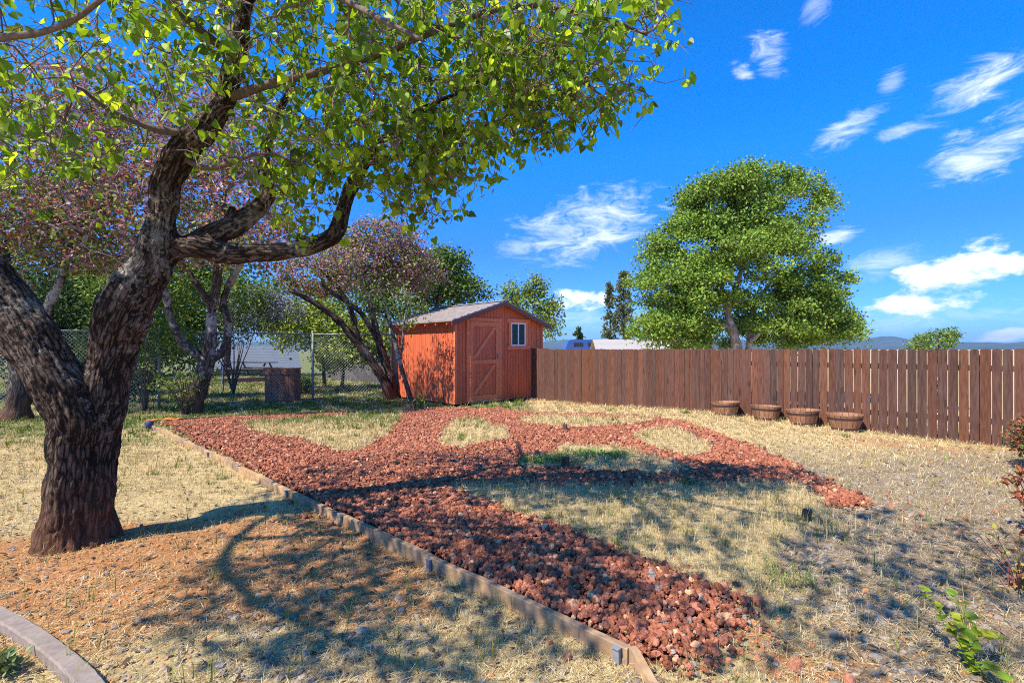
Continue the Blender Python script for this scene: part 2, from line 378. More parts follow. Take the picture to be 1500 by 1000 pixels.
def soft(f, n, amt=.9):
    a = N.new('ShaderNodeMath'); a.operation = 'MULTIPLY_ADD'; L.new(n, a.inputs[0]); a.inputs[1].default_value = amt; a.inputs[2].default_value = -amt * .5
    b = N.new('ShaderNodeMath'); b.operation = 'ADD'; b.use_clamp = True; L.new(f, b.inputs[0]); L.new(a.outputs[0], b.inputs[1])
    c = N.new('ShaderNodeMapRange'); c.inputs[1].default_value = .25; c.inputs[2].default_value = .75; L.new(b.outputs[0], c.inputs[0]); return c.outputs[0]
nA, nB, nC, nD = gnoise(5), gnoise(28, 8, .7), gnoise(90, 6, .75), gnoise(2.2, 6)
straw = ramp(nB, .28, (.32, .22, .10), .68, (.68, .53, .27))
dirtc = ramp(nB, .3, (.29, .13, .052), .72, (.60, .295, .125))
grav = ramp(nC, .32, (.17, .125, .08), .68, (.40, .31, .20))
grnc = ramp(nB, .3, (.08, .09, .025), .72, (.27, .27, .09))
bedc = ramp(nB, .3, (.07, .025, .016), .72, (.24, .075, .042))
c = gmix(soft(sp.outputs[0], nA), straw, dirtc)
c = gmix(soft(sp.outputs[2], nB, .7), c, grav)
c = gmix(soft(sp.outputs[1], nA), c, grnc)
ba = N.new('ShaderNodeMapRange'); ba.inputs[1].default_value = .35; ba.inputs[2].default_value = .65; L.new(at.outputs['Alpha'], ba.inputs[0])
c = gmix(ba.outputs[0], c, bedc)
vm = N.new('ShaderNodeVectorMath'); vm.operation = 'SCALE'; mr = N.new('ShaderNodeMapRange'); mr.inputs[1].default_value = .3; mr.inputs[2].default_value = .7; mr.inputs[3].default_value = .78; mr.inputs[4].default_value = 1.18
L.new(nD, mr.inputs[0]); L.new(c, vm.inputs[0]); L.new(mr.outputs[0], vm.inputs['Scale']); L.new(vm.outputs[0], bs.inputs['Base Color'])
bp = N.new('ShaderNodeBump'); bp.inputs['Strength'].default_value = .8; bp.inputs['Distance'].default_value = .03
b2 = N.new('ShaderNodeBump'); b2.inputs['Strength'].default_value = .7; b2.inputs['Distance'].default_value = .012
L.new(nB, bp.inputs['Height']); L.new(nC, b2.inputs['Height']); L.new(bp.outputs[0], b2.inputs['Normal']); L.new(b2.outputs[0], bs.inputs['Normal'])
tag(mb.build('ground', gmat, smooth=True), kind='structure')

# ------------------------------------------------------------------ scattered stuff
def rand_rot(n):
    q = rng.normal(size=(n, 4)); q /= np.linalg.norm(q, axis=1)[:, None]
    w, x, y, z = q.T
    return np.stack([np.stack([1 - 2 * (y * y + z * z), 2 * (x * y - z * w), 2 * (x * z + y * w)], -1),
                     np.stack([2 * (x * y + z * w), 1 - 2 * (x * x + z * z), 2 * (y * z - x * w)], -1),
                     np.stack([2 * (x * z - y * w), 2 * (y * z + x * w), 1 - 2 * (x * x + y * y)], -1)], 1)
import bmesh
def ico(sub):
    b = bmesh.new(); bmesh.ops.create_icosphere(b, subdivisions=sub, radius=1)
    v = np.array([q.co[:] for q in b.verts]); f = np.array([[w.index for w in q.verts] for q in b.faces]); b.free(); return v, f
ICO1, ICO2 = ico(1), ico(2)
def rock_shapes(base, n, amp):
    out = []
    for k in range(n):
        v = base[0].copy(); ph = rng.uniform(0, 50, 3)
        d = np.array([mnoise.noise(Vector(p * 1.1 + ph)) + .5 * mnoise.noise(Vector(p * 2.6 + ph)) for p in v])
        v = v * (1 + amp * d)[:, None]
        for c in range(5):                            # knock flat facets off it
            nrm = rng.normal(size=3); nrm /= np.linalg.norm(nrm); h = rng.uniform(.55, .8)
            t = v @ nrm; v = v - np.where(t > h, t - h, 0)[:, None] * nrm
        out.append(v * rng.uniform(.75, 1.2, 3))
    return out
def scatter(mbd, shapes, faces, p, size, col, flat=None):
    n = len(p); rot = rand_rot(n); which = rng.integers(0, len(shapes), n)
    for k, sh in enumerate(shapes):
        s = which == k
        if not s.any(): continue
        v = np.einsum('nij,vj->nvi', rot[s], sh) * size[s][:, None, None]
        if flat is not None: v[:, :, 2] *= flat
        v = v + p[s][:, None, :]
        m, nv = v.shape[:2]
        f = (faces[None] + (np.arange(m) * nv)[:, None, None]).reshape(-1, 3)
        mbd.add(v.reshape(-1, 3), [f], np.repeat(col[s], nv, 0))

def view_sample(n, a, b, k=.5, wid=1.2, off=1.6):
    u = rng.random(n); Y = (a ** k + u * (b ** k - a ** k)) ** (1 / k)
    X = rng.uniform(-1, 1, n) * (wid * Y + off)
    return X, Y

# red lava rock bed
X = rng.uniform(-8, 6, 620000); Y = rng.uniform(2.0, 12.6, 620000)
bd, il, _, _, _ = zones(X + rng.normal(0, 1, len(X)) * np.where((X > .5) & (Y < 3.3), .08, .045), Y + rng.normal(0, 1, len(X)) * np.where((X > .5) & (Y < 3.3), .09, .06))
keepn = rng.random(len(X)) < np.clip(1.25 - .125 * Y, .30, 1)
de_ = (X - E0[0]) * EN[0] + (Y - E0[1]) * EN[1]
s = bd & keepn & (de_ > .035); X = X[s]; Y = Y[s]
size = rng.lognormal(math.log(.0118), .40, len(X)) * np.clip(.8 + .09 * Y, 1, 1.75)
size = np.clip(size, .006, .031)
Zr = terrain(X, Y) + size * .3 + rng.random(len(X)) * .016 + .008 + .02 * fbm(X, Y, .5, 31)
tint = rng.random(len(X))[:, None]; b2_ = rng.uniform(.7, 1.25, len(X))[:, None]
colr = (np.array([.26, .088, .048]) * (1 - tint) + np.array([.44, .17, .098]) * tint) * b2_
pink = rng.random(len(X)) < .06; colr[pink] = np.array([.56, .32, .18]) * b2_[pink]
dk = rng.random(len(X)) < .09; colr[dk] = np.array([.17, .065, .05]) * b2_[dk]
endm = (X > .75) & (Y < 3.15) & (rng.random(len(X)) < .07); colr[endm] = np.array([.27, .23, .20]) * b2_[endm]
mb = MB(); P3 = np.c_[X, Y, Zr]; nr = Y < 5.2
scatter(mb, rock_shapes(ICO2, 10, .45), ICO2[1], P3[nr], size[nr], colr[nr])
scatter(mb, rock_shapes(ICO1, 8, .45), ICO1[1], P3[~nr], size[~nr], colr[~nr])
NROCK = len(X)
# strays kicked over the board and along the edges
X, Y = view_sample(26000, 1.9, 9)
bd, il, dd, gg, _ = zones(X, Y)
de = (X - E0[0]) * EN[0] + (Y - E0[1]) * EN[1]; se = (X - E0[0]) * ED[0] + (Y - E0[1]) * ED[1]
w = np.where(de < 0, (.10 * np.exp(-(np.abs(de) / .14)) * (se > 5.5)), 0) + .2 * np.exp(-(((X - 1.15) / .3) ** 2 + ((Y - 2.7) / .35) ** 2)) + .14 * np.exp(-(((X - 3.5) / .7) ** 2 + ((Y - 4.8) / .5) ** 2))
s = (~bd) & (np.abs(de) > .05) & (rng.random(len(X)) < w); X = X[s]; Y = Y[s]
size = rng.lognormal(math.log(.016), .38, len(X)); b2_ = rng.uniform(.8, 1.3, len(X))[:, None]
scatter(mb, rock_shapes(ICO2, 6, .45), ICO2[1], np.c_[X, Y, terrain(X, Y) + size * .4], size, np.array([.36, .15, .09]) * b2_)
tag(mb.build('red_lava_gravel', M['rock']), 'red lava rock spread over the paths between the grass islands', 'gravel', kind='stuff')

# clods of bare soil
X, Y = view_sample(60000, 1.7, 8, .35); bd, il, dd, gg, _ = zones(X, Y)
s = (~bd) & (~il) & (rng.random(len(X)) < .12 + .88 * dd); X = X[s]; Y = Y[s]
size = np.clip(rng.lognormal(math.log(.0055), .5, len(X)), .002, .02)
colc = np.array([.51, .245, .10]) * rng.uniform(.6, 1.25, len(X))[:, None]
mb = MB(); scatter(mb, rock_shapes(ICO1, 6, .4), ICO1[1], np.c_[X, Y, terrain(X, Y) + size * .2], size, colc, flat=.7)
tag(mb.build('soil_clods', M['soil_clod']), 'crumbs of orange soil on the bare ground under the forked tree', 'soil', kind='stuff')
# grey pebbles
X, Y = view_sample(60000, 1.7, 9, .35)
bd, il, dd, gg, _ = zones(X, Y)
w = gg * .9 * (.3 + .65 * sstep(.4, .6, fbm(X, Y, .6, 41))) + .05 * (~il)
s = (~bd) & (rng.random(len(X)) < w); X = X[s]; Y = Y[s]
size = rng.lognormal(math.log(.0125), .42, len(X)); size = np.clip(size, .005, .032); b2_ = rng.uniform(.65, 1.35, len(X))[:, None]
hue = rng.random(len(X))[:, None]
colp = (np.array([.20, .18, .165]) * (1 - hue) + np.array([.32, .245, .17]) * hue) * b2_
mb = MB(); scatter(mb, rock_shapes(ICO2, 8, .25), ICO2[1], np.c_[X, Y, terrain(X, Y) + size * .12], size, colp, flat=.55)
tag(mb.build('grey_gravel', M['pebble']), 'grey pebbles strewn over the dry ground near the fence and the edging', 'gravel', kind='stuff')

def blades(mbd, P, h, wd, lean, az, col, tipc=1.15, curve=.45):
    n = len(P)
    d = np.c_[np.cos(az), np.sin(az), np.zeros(n)]; sd = np.c_[-np.sin(az + rng.normal(0, .8, n)), np.cos(az + rng.normal(0, .8, n)), np.zeros(n)]
    up = np.array([0, 0, 1.0])
    def at_(t):
        a = lean * (t * (1 - curve) + curve * t * t * 1.2)
        return P + d * (np.sin(a) * h * t)[:, None] + up * (np.cos(a) * h * t)[:, None]
    m_, t_ = at_(.55), at_(1.0)
    w2 = (wd * .5)[:, None]
    v = np.stack([P - sd * w2, P + sd * w2, m_ + sd * w2 * .75, m_ - sd * w2 * .75, t_], 1).reshape(-1, 3)
    o = np.arange(n)[:, None] * 5
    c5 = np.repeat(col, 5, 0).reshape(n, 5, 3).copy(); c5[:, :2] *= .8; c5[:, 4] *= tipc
    mbd.add(v, [o + np.array([[0, 1, 2, 3]]), o + np.array([[3, 2, 4]])], c5.reshape(-1, 3))

STRAW = np.array([[.64, .50, .25], [.72, .60, .34], [.50, .36, .16], [.80, .71, .47], [.38, .26, .13]])
GREEN = np.array([[.10, .16, .03], [.17, .24, .05], [.24, .29, .07], [.08, .13, .03]])

# grass: tufts
X, Y = view_sample(1150000, 1.55, 30, .55, 1.1, 1.6)
# pull towards tuft centres
cell = .09 * 2.0 ** np.clip(np.round(np.log2(Y / 3.5) + .35 * (rng.random(len(Y)) - .5)), 0, 3)
cx = np.floor(X / cell); cy = np.floor(Y / cell)
hx = np.modf(np.abs(np.sin(cx * 12.9898 + cy * 78.233)) * 43758.5453)[0]; hy = np.modf(np.abs(np.sin(cx * 39.346 + cy * 11.135)) * 43758.5453)[0]
TX = (cx + .2 + .6 * hx) * cell; TY = (cy + .2 + .6 * hy) * cell
pull = rng.random(len(X)) * .75
AX, AY = X - TX, Y - TY
X = X - AX * pull; Y = Y - AY * pull
bd, il, dd, gg, gn = zones(X, Y)
dF = (X - FP[0]) * FN[0] + (Y - FP[1]) * FN[1]
sF = (X - FP[0]) * FD[0] + (Y - FP[1]) * FD[1]
field = sstep(-6.5, -4.5, dF) * (X > .3)              # long pale straw below the fence
patch = sstep(.30, .6, fbm(X, Y, .5, 61))
w = .30 + .55 * patch
w = np.where(dd > .3, w * .38, w); w = np.where((X - E0[0]) * EN[0] + (Y - E0[1]) * EN[1] < 0, w * (.35 + .65 * sstep(4.0, 6.5, Y)), w); w = np.where(gg > .35, w * .33, w)
w = np.where(il, .95, w); w = np.maximum(w, field * .75 * (1 - .7 * gg) * (1 - .8 * dd))
w = np.where(bd, .012, w)
w = np.where((dF > 2) & (X > -4), 0, w)
keep = rng.random(len(X)) < w
de = (X - E0[0]) * EN[0] + (Y - E0[1]) * EN[1]
keep &= (np.abs(de - .02) > .03) | (Y > 9.3)
def idx(a): return a[keep]
X, Y, il, gn, field, hx, hy, AX, AY, dd, gg, bd = map(idx, (X, Y, il, gn, field, hx, hy, AX, AY, dd, gg, bd))
n = len(X); NBL = n
h = rng.lognormal(math.log(.055), .4, n) * (.7 + .6 * hy)
h = np.where(il, h * 1.0, h * .85); h = np.where(field > .4, h * 1.25, h); h = np.where(Y > 9, h * 1.2, h)
h = np.clip(h, .015, .17)
wd = np.clip(.0016 * np.sqrt(Y / 3) * rng.uniform(.7, 1.6, n) * np.clip(Y / 4.5, 1, 4), .0015, .02)
lean = np.clip(np.abs(rng.normal(.75, .4, n)), 0, 1.5); lean = np.where(field > .4, lean + .25, lean)
az = np.arctan2(AY, AX) + rng.normal(0, .9, n)
gprob = np.clip(gn * .62 + .03 + .2 * (hx > .84) * (field < .3), 0, .9) * np.where(field > .4, .25, 1)
isg = rng.random(n) < gprob
isg = np.where(rng.random(n) < .75, hx < gprob, isg)
col = STRAW[rng.integers(0, 5, n)] * rng.uniform(.75, 1.2, n)[:, None] * (.8 + .4 * hx)[:, None]
colg = GREEN[rng.integers(0, 4, n)] * rng.uniform(.8, 1.35, n)[:, None]
zz = terrain(X, Y) + .038 * il
P3 = np.c_[X, Y, zz]
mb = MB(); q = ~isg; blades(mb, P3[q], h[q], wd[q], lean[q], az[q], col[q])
tag(mb.build('dry_grass', M['blade']), 'short straw coloured dry grass over the yard and the islands', 'grass', kind='stuff')
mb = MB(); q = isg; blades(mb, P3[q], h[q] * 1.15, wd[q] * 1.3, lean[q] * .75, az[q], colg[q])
# taller single green stalks in the near left ground
Xs, Ys = view_sample(700, 2.1, 7, .5, 1.0, .5); bdd, ill, _, _, _ = zones(Xs, Ys); k_ = (~bdd) & (fbm(Xs, Ys, .5, 77) > .48); Xs, Ys = Xs[k_], Ys[k_]
Xs = np.repeat(Xs, 3) + rng.normal(0, .012, 3 * len(Xs)); Ys = np.repeat(Ys, 3) + rng.normal(0, .012, len(Xs)); n = len(Xs)
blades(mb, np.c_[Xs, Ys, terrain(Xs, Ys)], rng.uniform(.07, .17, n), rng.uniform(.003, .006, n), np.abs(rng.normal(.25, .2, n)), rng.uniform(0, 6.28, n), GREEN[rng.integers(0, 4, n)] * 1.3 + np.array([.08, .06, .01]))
tag(mb.build('green_grass', M['blade']), 'green grass tufts among the straw and beyond the chain-link fence', 'grass', kind='stuff')

# straw litter lying flat
X, Y = view_sample(170000, 1.6, 8, .4, 1.15, 1.6)
bd, il, dd, gg, gn = zones(X, Y); s = (rng.random(len(X)) < np.where(bd, .06, 1)) & (rng.random(len(X)) < np.where(il, .4, .25 + .6 * sstep(.35, .6, fbm(X, Y, .4, 91))))
X, Y = X[s], Y[s]; n = len(X)
az = rng.uniform(0, 6.28, n); ln = rng.uniform(.018, .075, n)
d = np.c_[np.cos(az), np.sin(az), rng.normal(0, .18, n)] * ln[:, None] * .5; sd = np.c_[-np.sin(az), np.cos(az), np.zeros(n)] * rng.uniform(.0006, .0014, n)[:, None]
c0 = np.c_[X, Y, terrain(X, Y) + rng.uniform(.004, .022, n)]
v = np.stack([c0 - d - sd, c0 - d + sd, c0 + d + sd, c0 + d - sd], 1).reshape(-1, 3)
mb = MB(); mb.add(v, [np.arange(n)[:, None] * 4 + np.array([[0, 1, 2, 3]])], np.repeat(STRAW[rng.integers(0, 5, n)] * rng.uniform(.7, 1.15, n)[:, None], 4, 0))
# dead leaves and bark chips
X, Y = view_sample(5200, 1.7, 8, .4, 1.1, 1.4); bd, il, dd, gg, gn = zones(X, Y); s = ~bd & ~il; X, Y = X[s], Y[s]; n = len(X)
az = rng.uniform(0, 6.28, n); ln = rng.uniform(.012, .035, n)
d = np.c_[np.cos(az), np.sin(az), rng.normal(0, .35, n)] * ln[:, None]; sd = np.c_[-np.sin(az), np.cos(az), rng.normal(0, .35, n)] * ln[:, None] * .4
c0 = np.c_[X, Y, terrain(X, Y) + rng.uniform(.006, .015, n)]
v = np.stack([c0 - d, c0 + sd, c0 + d, c0 - sd], 1).reshape(-1, 3)
mb.add(v, [np.arange(n)[:, None] * 4 + np.array([[0, 1, 2, 3]])], np.repeat(np.array([[.16, .11, .08], [.22, .18, .15], [.10, .07, .05]])[rng.integers(0, 3, n)], 4, 0))
tag(mb.build('straw_litter', M['blade']), 'loose straw, chips and dead leaves lying flat on the ground', 'litter', kind='stuff')

# ------------------------------------------------------------------ trees
def smooth_path(pts, rad, step=.06):
    pts = np.asarray(pts, float); rad = np.asarray(rad, float)
    P = np.r_[[2 * pts[0] - pts[1]], pts, [2 * pts[-1] - pts[-2]]]
    out = []; ro = []
    for i in range(len(pts) - 1):
        p0, p1, p2, p3 = P[i:i + 4]; n = max(2, int(np.linalg.norm(p2 - p1) / step))
        t = (np.arange(n) / n)[:, None]
        out.append(.5 * (2 * p1 + (p2 - p0) * t + (2 * p0 - 5 * p1 + 4 * p2 - p3) * t ** 2 + (3 * p1 - p0 - 3 * p2 + p3) * t ** 3))
        ro.append(rad[i] + (rad[i + 1] - rad[i]) * t[:, 0])
    return np.r_[np.concatenate(out), pts[-1:]], np.r_[np.concatenate(ro), rad[-1:]]

def grow(paths, attr, seg=.16, wlen=.22, bend=.35, jit=.06, droop=0., rtip=.0035, expo=2.3, minr=.02):
    """paths: smoothed limbs (pts, rad). every attractor is joined to the nearest wood already there"""
    pos = []; par = []; plen = []; fixr = []; ten = []
    for pts, rad in paths:
        start = len(pos)
        for i, (p, r) in enumerate(zip(pts, rad)):
            if i % 2 and i < len(pts) - 1: continue
            if len(pos) == start: par.append(-1); plen.append(.0)
            else: par.append(len(pos) - 1); plen.append(plen[-1] + np.linalg.norm(p - pos[-1]) * .15)
            pos.append(p); fixr.append(r); ten.append(i / len(pts))
    cap = len(pos) + 12 * len(attr) + 10
    PA = np.zeros((cap, 3)); PA[:len(pos)] = pos; PL = np.zeros(cap); PL[:len(pos)] = plen
    ok = np.zeros(cap); ok[:len(pos)] = np.where(np.array(fixr) > .13, .9, 0)
    n0 = n = len(pos); par = par + [0] * (cap - n)
    base = np.array(pos)
    dist = np.array([np.min(np.linalg.norm(base - a, axis=1)) for a in attr])
    for a in attr[np.argsort(dist)]:
        dd_ = np.linalg.norm(PA[:n] - a, axis=1)
        j = int(np.argmin(dd_ + wlen * PL[:n] + ok[:n])); p0 = PA[j]; L_ = dd_[j]
        if L_ < .03: continue
        pj = par[j]; dr = (p0 - PA[pj]) if pj >= 0 else (a - p0)
        dr = dr / (np.linalg.norm(dr) + 1e-9)
        c_ = p0 + dr * L_ * bend + np.array([0, 0, 1]) * L_ * .1 + rng.normal(0, jit, 3) * L_
        k = int(np.clip(math.ceil(L_ / seg), 1, 11)); last = j
        for t in np.arange(1, k + 1) / k:
            q = (1 - t) ** 2 * p0 + 2 * t * (1 - t) * c_ + t * t * a
            if t < 1: q = q + rng.normal(0, .035, 3) * min(seg, .3)
            PA[n] = q; par[n] = last; PL[n] = PL[last] + np.linalg.norm(q - PA[last]); last = n; n += 1
    PA = PA[:n]; par = np.array(par[:n])
    acc = np.zeros(n); rad = np.zeros(n)
    for i in range(n - 1, -1, -1):
        rad[i] = max(acc[i], rtip ** expo) ** (1 / expo)
        if par[i] >= 0: acc[par[i]] += rad[i] ** expo
    rad[:n0] = fixr
    return PA, par, rad, n0

def wood_mesh(mbd, PA, par, rad, n0, colfn, rmax=.12):
    ch = {}
    for i in range(n0, len(PA)): ch.setdefault(int(par[i]), []).append(i)
    starts = []
    for p, cs in list(ch.items()):
        cs.sort(key=lambda i: -rad[i])
        if p < n0: starts += [(p, c) for c in cs]
        else: starts += [(p, c) for c in cs[1:]]
    for p, c in starts:
        chain = [p, c]
        while c in ch: c = ch[c][0]; chain.append(c)
        r = np.minimum(rad[chain], rmax); r[0] = r[1]
        if len(chain) > 1: r[-1] *= .6
        sides = 7 if r[0] > .03 else 5 if r[0] > .012 else 3
        mbd.tube(PA[chain], r, sides, colfn(r), caps=False)

LEAF_HEART = (np.array([[0, 0, 0], [.26, -.10, .07], [.46, .10, .13], [.42, .42, .12], [.2, .78, .05], [0, 1.05, -.06], [-.2, .78, .05], [-.42, .42, .12], [-.46, .10, .13], [-.26, -.10, .07], [0, .45, -.01]]),
              [np.array([[0, 1, 2, 10], [10, 2, 3, 4], [10, 6, 7, 8], [10, 8, 9, 0]]), np.array([[10, 4, 5], [10, 5, 6]])])
LEAF_OVAL = (np.array([[0, 0, 0], [.24, .3, .07], [.2, .68, .06], [0, 1, -.04], [-.2, .68, .06], [-.24, .3, .07]]), [np.array([[0, 1, 2, 3], [0, 3, 4, 5]])])
LEAF_SIMPLE = (np.array([[0, 0, 0], [.33, .5, .08], [0, 1, 0], [-.33, .5, .08]]), [np.array([[0, 1, 2, 3]])])

def leaves(mbd, P, size, d, nrm, col, shape):
    n = len(P)
    d = d / (np.linalg.norm(d, axis=1)[:, None] + 1e-9)
    sd = np.cross(d, nrm); sd /= np.linalg.norm(sd, axis=1)[:, None] + 1e-9
    up = np.cross(sd, d)
    v0, fs = shape; nv = len(v0)
    v = P[:, None, :] + size[:, None, None] * (v0[None, :, 0:1] * sd[:, None] + v0[None, :, 1:2] * d[:, None] + v0[None, :, 2:3] * up[:, None])
    o = (np.arange(n) * nv)[:, None, None]
    mbd.add(v.reshape(-1, 3), [(f[None] + o).reshape(-1, f.shape[1]) for f in fs], np.repeat(col, nv, 0))

def in_ell(ells, n, shell=.35):
    """points in a union of ellipsoids given as (centre, radii, weight); shell pushes them outwards"""
    w = np.array([e[2] for e in ells], float); w /= w.sum()
    k = rng.choice(len(ells), n, p=w); u = rng.normal(size=(n, 3)); u /= np.linalg.norm(u, axis=1)[:, None]
    r = rng.random(n) ** (1 / 3.0); r = r * (1 - shell) + shell * (1 - (1 - r) * .5)
    C_ = np.array([e[0] for e in ells]); R_ = np.array([e[1] for e in ells])
    return C_[k] + u * r[:, None] * R_[k], u

def foliage(mbd, centres, per, rad, size, palette, shape, hang=.5, upn=.6, jitc=.25, flat=.8, szvar=.3, out=None):
    n = len(centres) * per
    c = np.repeat(centres, per, 0)
    off = rng.normal(size=(n, 3)) * rad * [1, 1, flat] * .55
    P = c + off
    d = rng.normal(size=(n, 3)) * .6 + off / (rad + 1e-6) * .5; d[:, 2] -= hang
    nr = rng.normal(size=(n, 3)) * .7; nr[:, 2] += upn
    if out is not None: nr += np.repeat(out, per, 0) * .5
    pal = np.asarray(palette); col = pal[rng.integers(0, len(pal), n)]
    cb = rng.uniform(1 - jitc, 1 + jitc, len(centres)); mixk = rng.random(len(centres))
    col = col * np.repeat(cb, per)[:, None] * rng.uniform(.8, 1.2, n)[:, None]
    sz = size * rng.uniform(1 - szvar, 1 + szvar, n)
    leaves(mbd, P, sz, d, nr, col, shape)

def fused_trunk(name, paths, voxel, m, parent, origin, knob=.03, furrow=.014, kf=(9, 2.2), flare=None):
    """limbs fused into one skin, then knobs and furrows pushed into the bark"""
    mbd = MB()
    for pts, rad in paths: mbd.tube(pts - origin, rad, 20)
    o = mbd.build(name, m, None, smooth=True)
    md = o.modifiers.new('r', 'REMESH'); md.mode = 'VOXEL'; md.voxel_size = voxel; md.use_smooth_shade = True
    sm = o.modifiers.new('s', 'SMOOTH'); sm.factor = .5; sm.iterations = 4
    dg = bpy.context.evaluated_depsgraph_get(); me = bpy.data.meshes.new_from_object(o.evaluated_get(dg))
    old = o.data; o.modifiers.clear(); o.data = me; bpy.data.meshes.remove(old); me.name = name
    nv = len(me.vertices); co = np.zeros(nv * 3); me.vertices.foreach_get('co', co); co = co.reshape(-1, 3)
    nrm = np.zeros(nv * 3); me.vertices.foreach_get('normal', nrm); nrm = nrm.reshape(-1, 3)
    SP = []; STT = []; ST = []; SA = []; SB = []; SR = []; off = 0
    for pts, rad in paths:
        p = pts - origin; t = np.gradient(p, axis=0); t /= np.linalg.norm(t, axis=1)[:, None]
        L_ = np.r_[0, np.cumsum(np.linalg.norm(np.diff(p, axis=0), axis=1))] + off; off += 3.7
        a = np.cross(t, [0.31, .87, .12]); a /= np.linalg.norm(a, axis=1)[:, None]
        SP.append(p); ST.append(L_); STT.append(t); SA.append(a); SB.append(np.cross(t, a)); SR.append(rad)
    SP, ST, SA, SB, SR, STT = map(np.concatenate, (SP, ST, SA, SB, SR, STT))
    near = np.zeros(nv, int)
    for i in range(0, nv, 4000):
        dd_ = np.linalg.norm(co[i:i + 4000, None] - SP[None], axis=2) - SR[None]; near[i:i + 4000] = np.argmin(dd_, 1)
    rel = co - SP[near]; ca = np.einsum('ij,ij->i', rel, SA[near]); cb = np.einsum('ij,ij->i', rel, SB[near])
    ln = np.sqrt(ca ** 2 + cb ** 2) + 1e-6
    rr = np.maximum(SR[near], .03)
    bk = np.c_[ca / ln * rr * kf[0] * 2.6, cb / ln * rr * kf[0] * 2.6, (ST[near] + np.einsum('ij,ij->i', rel, STT[near])) * kf[1]]
    dsp = np.zeros(nv)
    for i in range(nv):
        b = bk[i]; c_ = co[i]
        w1 = mnoise.noise(Vector(c_ * 5.0)); w2 = mnoise.noise(Vector(c_ * 2.2 + 7))
        q = Vector((b[0] + 1.3 * w1, b[1] + 1.3 * w2, b[2] + .5 * w1))
        f1 = abs(mnoise.noise(q * .55)); f2 = abs(mnoise.noise(q * 1.3)); f3 = mnoise.noise(Vector(c_ * 38))
        sc_ = min(1, rr[i] / .12)
        dsp[i] = knob * sc_ * (.6 * w2 + .5 * w1) + furrow * sc_ * (min(f1, .32) * 2.6 + min(f2, .3) * 1.5 - 1.0) + .004 * f3 * sc_
        if flare is not None:
            z = c_[2]
            if z < .38: dsp[i] += flare * (1 - z / .38) ** 2 * (.4 + .9 * abs(mnoise.noise(Vector((math.atan2(c_[1], c_[0]) * 1.2, .3, 1.7)))))
    co += nrm * dsp[:, None]
    me.vertices.foreach_set('co', co.ravel())
    a_ = me.attributes.new('bark', 'FLOAT_VECTOR', 'POINT'); a_.data.foreach_set('vector', bk.ravel().astype(np.float32))
    me.polygons.foreach_set('use_smooth', np.ones(len(me.polygons), bool)); me.update()
    if not me.materials: me.materials.append(m)
    o.parent = parent
    return o

def bark_tubes(name, paths, m, parent, origin, sides=12):
    """far trunks: plain tapering limbs with the same bark"""
    mbd = MB(); bk = []; off = 0
    for pts, rad in paths:
        r = rad * (1 + .10 * rng.normal(size=len(rad)))
        mbd.tube(pts - origin, r, sides)
        th = np.arange(sides) / sides * 2 * math.pi; L_ = np.r_[0, np.cumsum(np.linalg.norm(np.diff(pts, axis=0), axis=1))] + off; off += 3
        bk.append(np.stack([np.cos(th)[None] * rad[:, None] * 16, np.sin(th)[None] * rad[:, None] * 16, np.repeat(L_[:, None] * 2.2, sides, 1)], -1).reshape(-1, 3))
    o = mbd.build(name, m, parent, smooth=True)
    a_ = o.data.attributes.new('bark', 'FLOAT_VECTOR', 'POINT'); b = np.concatenate(bk).astype(np.float32)
    if len(b) == len(o.data.vertices): a_.data.foreach_set('vector', b.ravel())
    return o

def px_path(l, step=.1):
    """[(px,py,Y,radius m)] -> smoothed limb"""
    return smooth_path([A(*q[:3]) for q in l], [q[3] for q in l], step)
def ell(px, py, Y, rx, ry, rz, w=1): return (A(px, py, Y), np.array([rx, ry, rz]), w)

# ---- the big forked tree
BY = 3.76; K = BY / F
def L1(l): return px_path([(a, b, c, r * .79 * c / F) for a, b, c, r in l], .05)
big = [
    L1([(94, 812, 3.72, 37), (98, 740, 3.72, 35), (102, 670, 3.72, 35), (104, 605, 3.70, 39), (74, 540, 3.66, 42), (5, 440, 3.6, 44), (-60, 372, 3.5, 40), (-120, 320, 3.4, 34), (-150, 200, 3.3, 26), (-170, 60, 3.1, 20), (-120, -80, 2.9, 14)]),
    L1([(132, 808, 3.82, 36), (134, 730, 3.84, 35), (140, 650, 3.86, 35), (150, 585, 3.86, 38), (162, 520, 3.84, 37), (180, 465, 3.8, 43), (203, 418, 3.78, 42), (226, 378, 3.76, 33), (238, 320, 3.76, 26), (243, 268, 3.76, 25), (272, 215, 3.74, 25), (306, 180, 3.7, 24), (332, 140, 3.66, 20), (345, 85, 3.6, 18), (355, 30, 3.5, 15), (375, -40, 3.4, 13), (410, -140, 3.2, 10), (500, -260, 3.0, 8)]),
    L1([(212, 400, 3.78, 30), (262, 362, 3.82, 22), (330, 370, 3.9, 19), (395, 370, 3.98, 17), (450, 362, 4.05, 16), (488, 346, 4.1, 15), (500, 316, 4.15, 14), (512, 280, 4.2, 12), (534, 240, 4.2, 9), (575, 190, 4.1, 7), (640, 150, 4.0, 5), (720, 120, 3.9, 4)]),
    L1([(262, 362, 3.84, 20), (318, 342, 3.95, 18), (362, 318, 4.1, 17), (392, 286, 4.2, 14), (386, 246, 4.3, 11), (398, 190, 4.4, 8), (430, 120, 4.4, 6)]),
    L1([(336, 334, 4.02, 11), (338, 318, 4.0, 10), (341, 303, 4.0, 6)]),
]
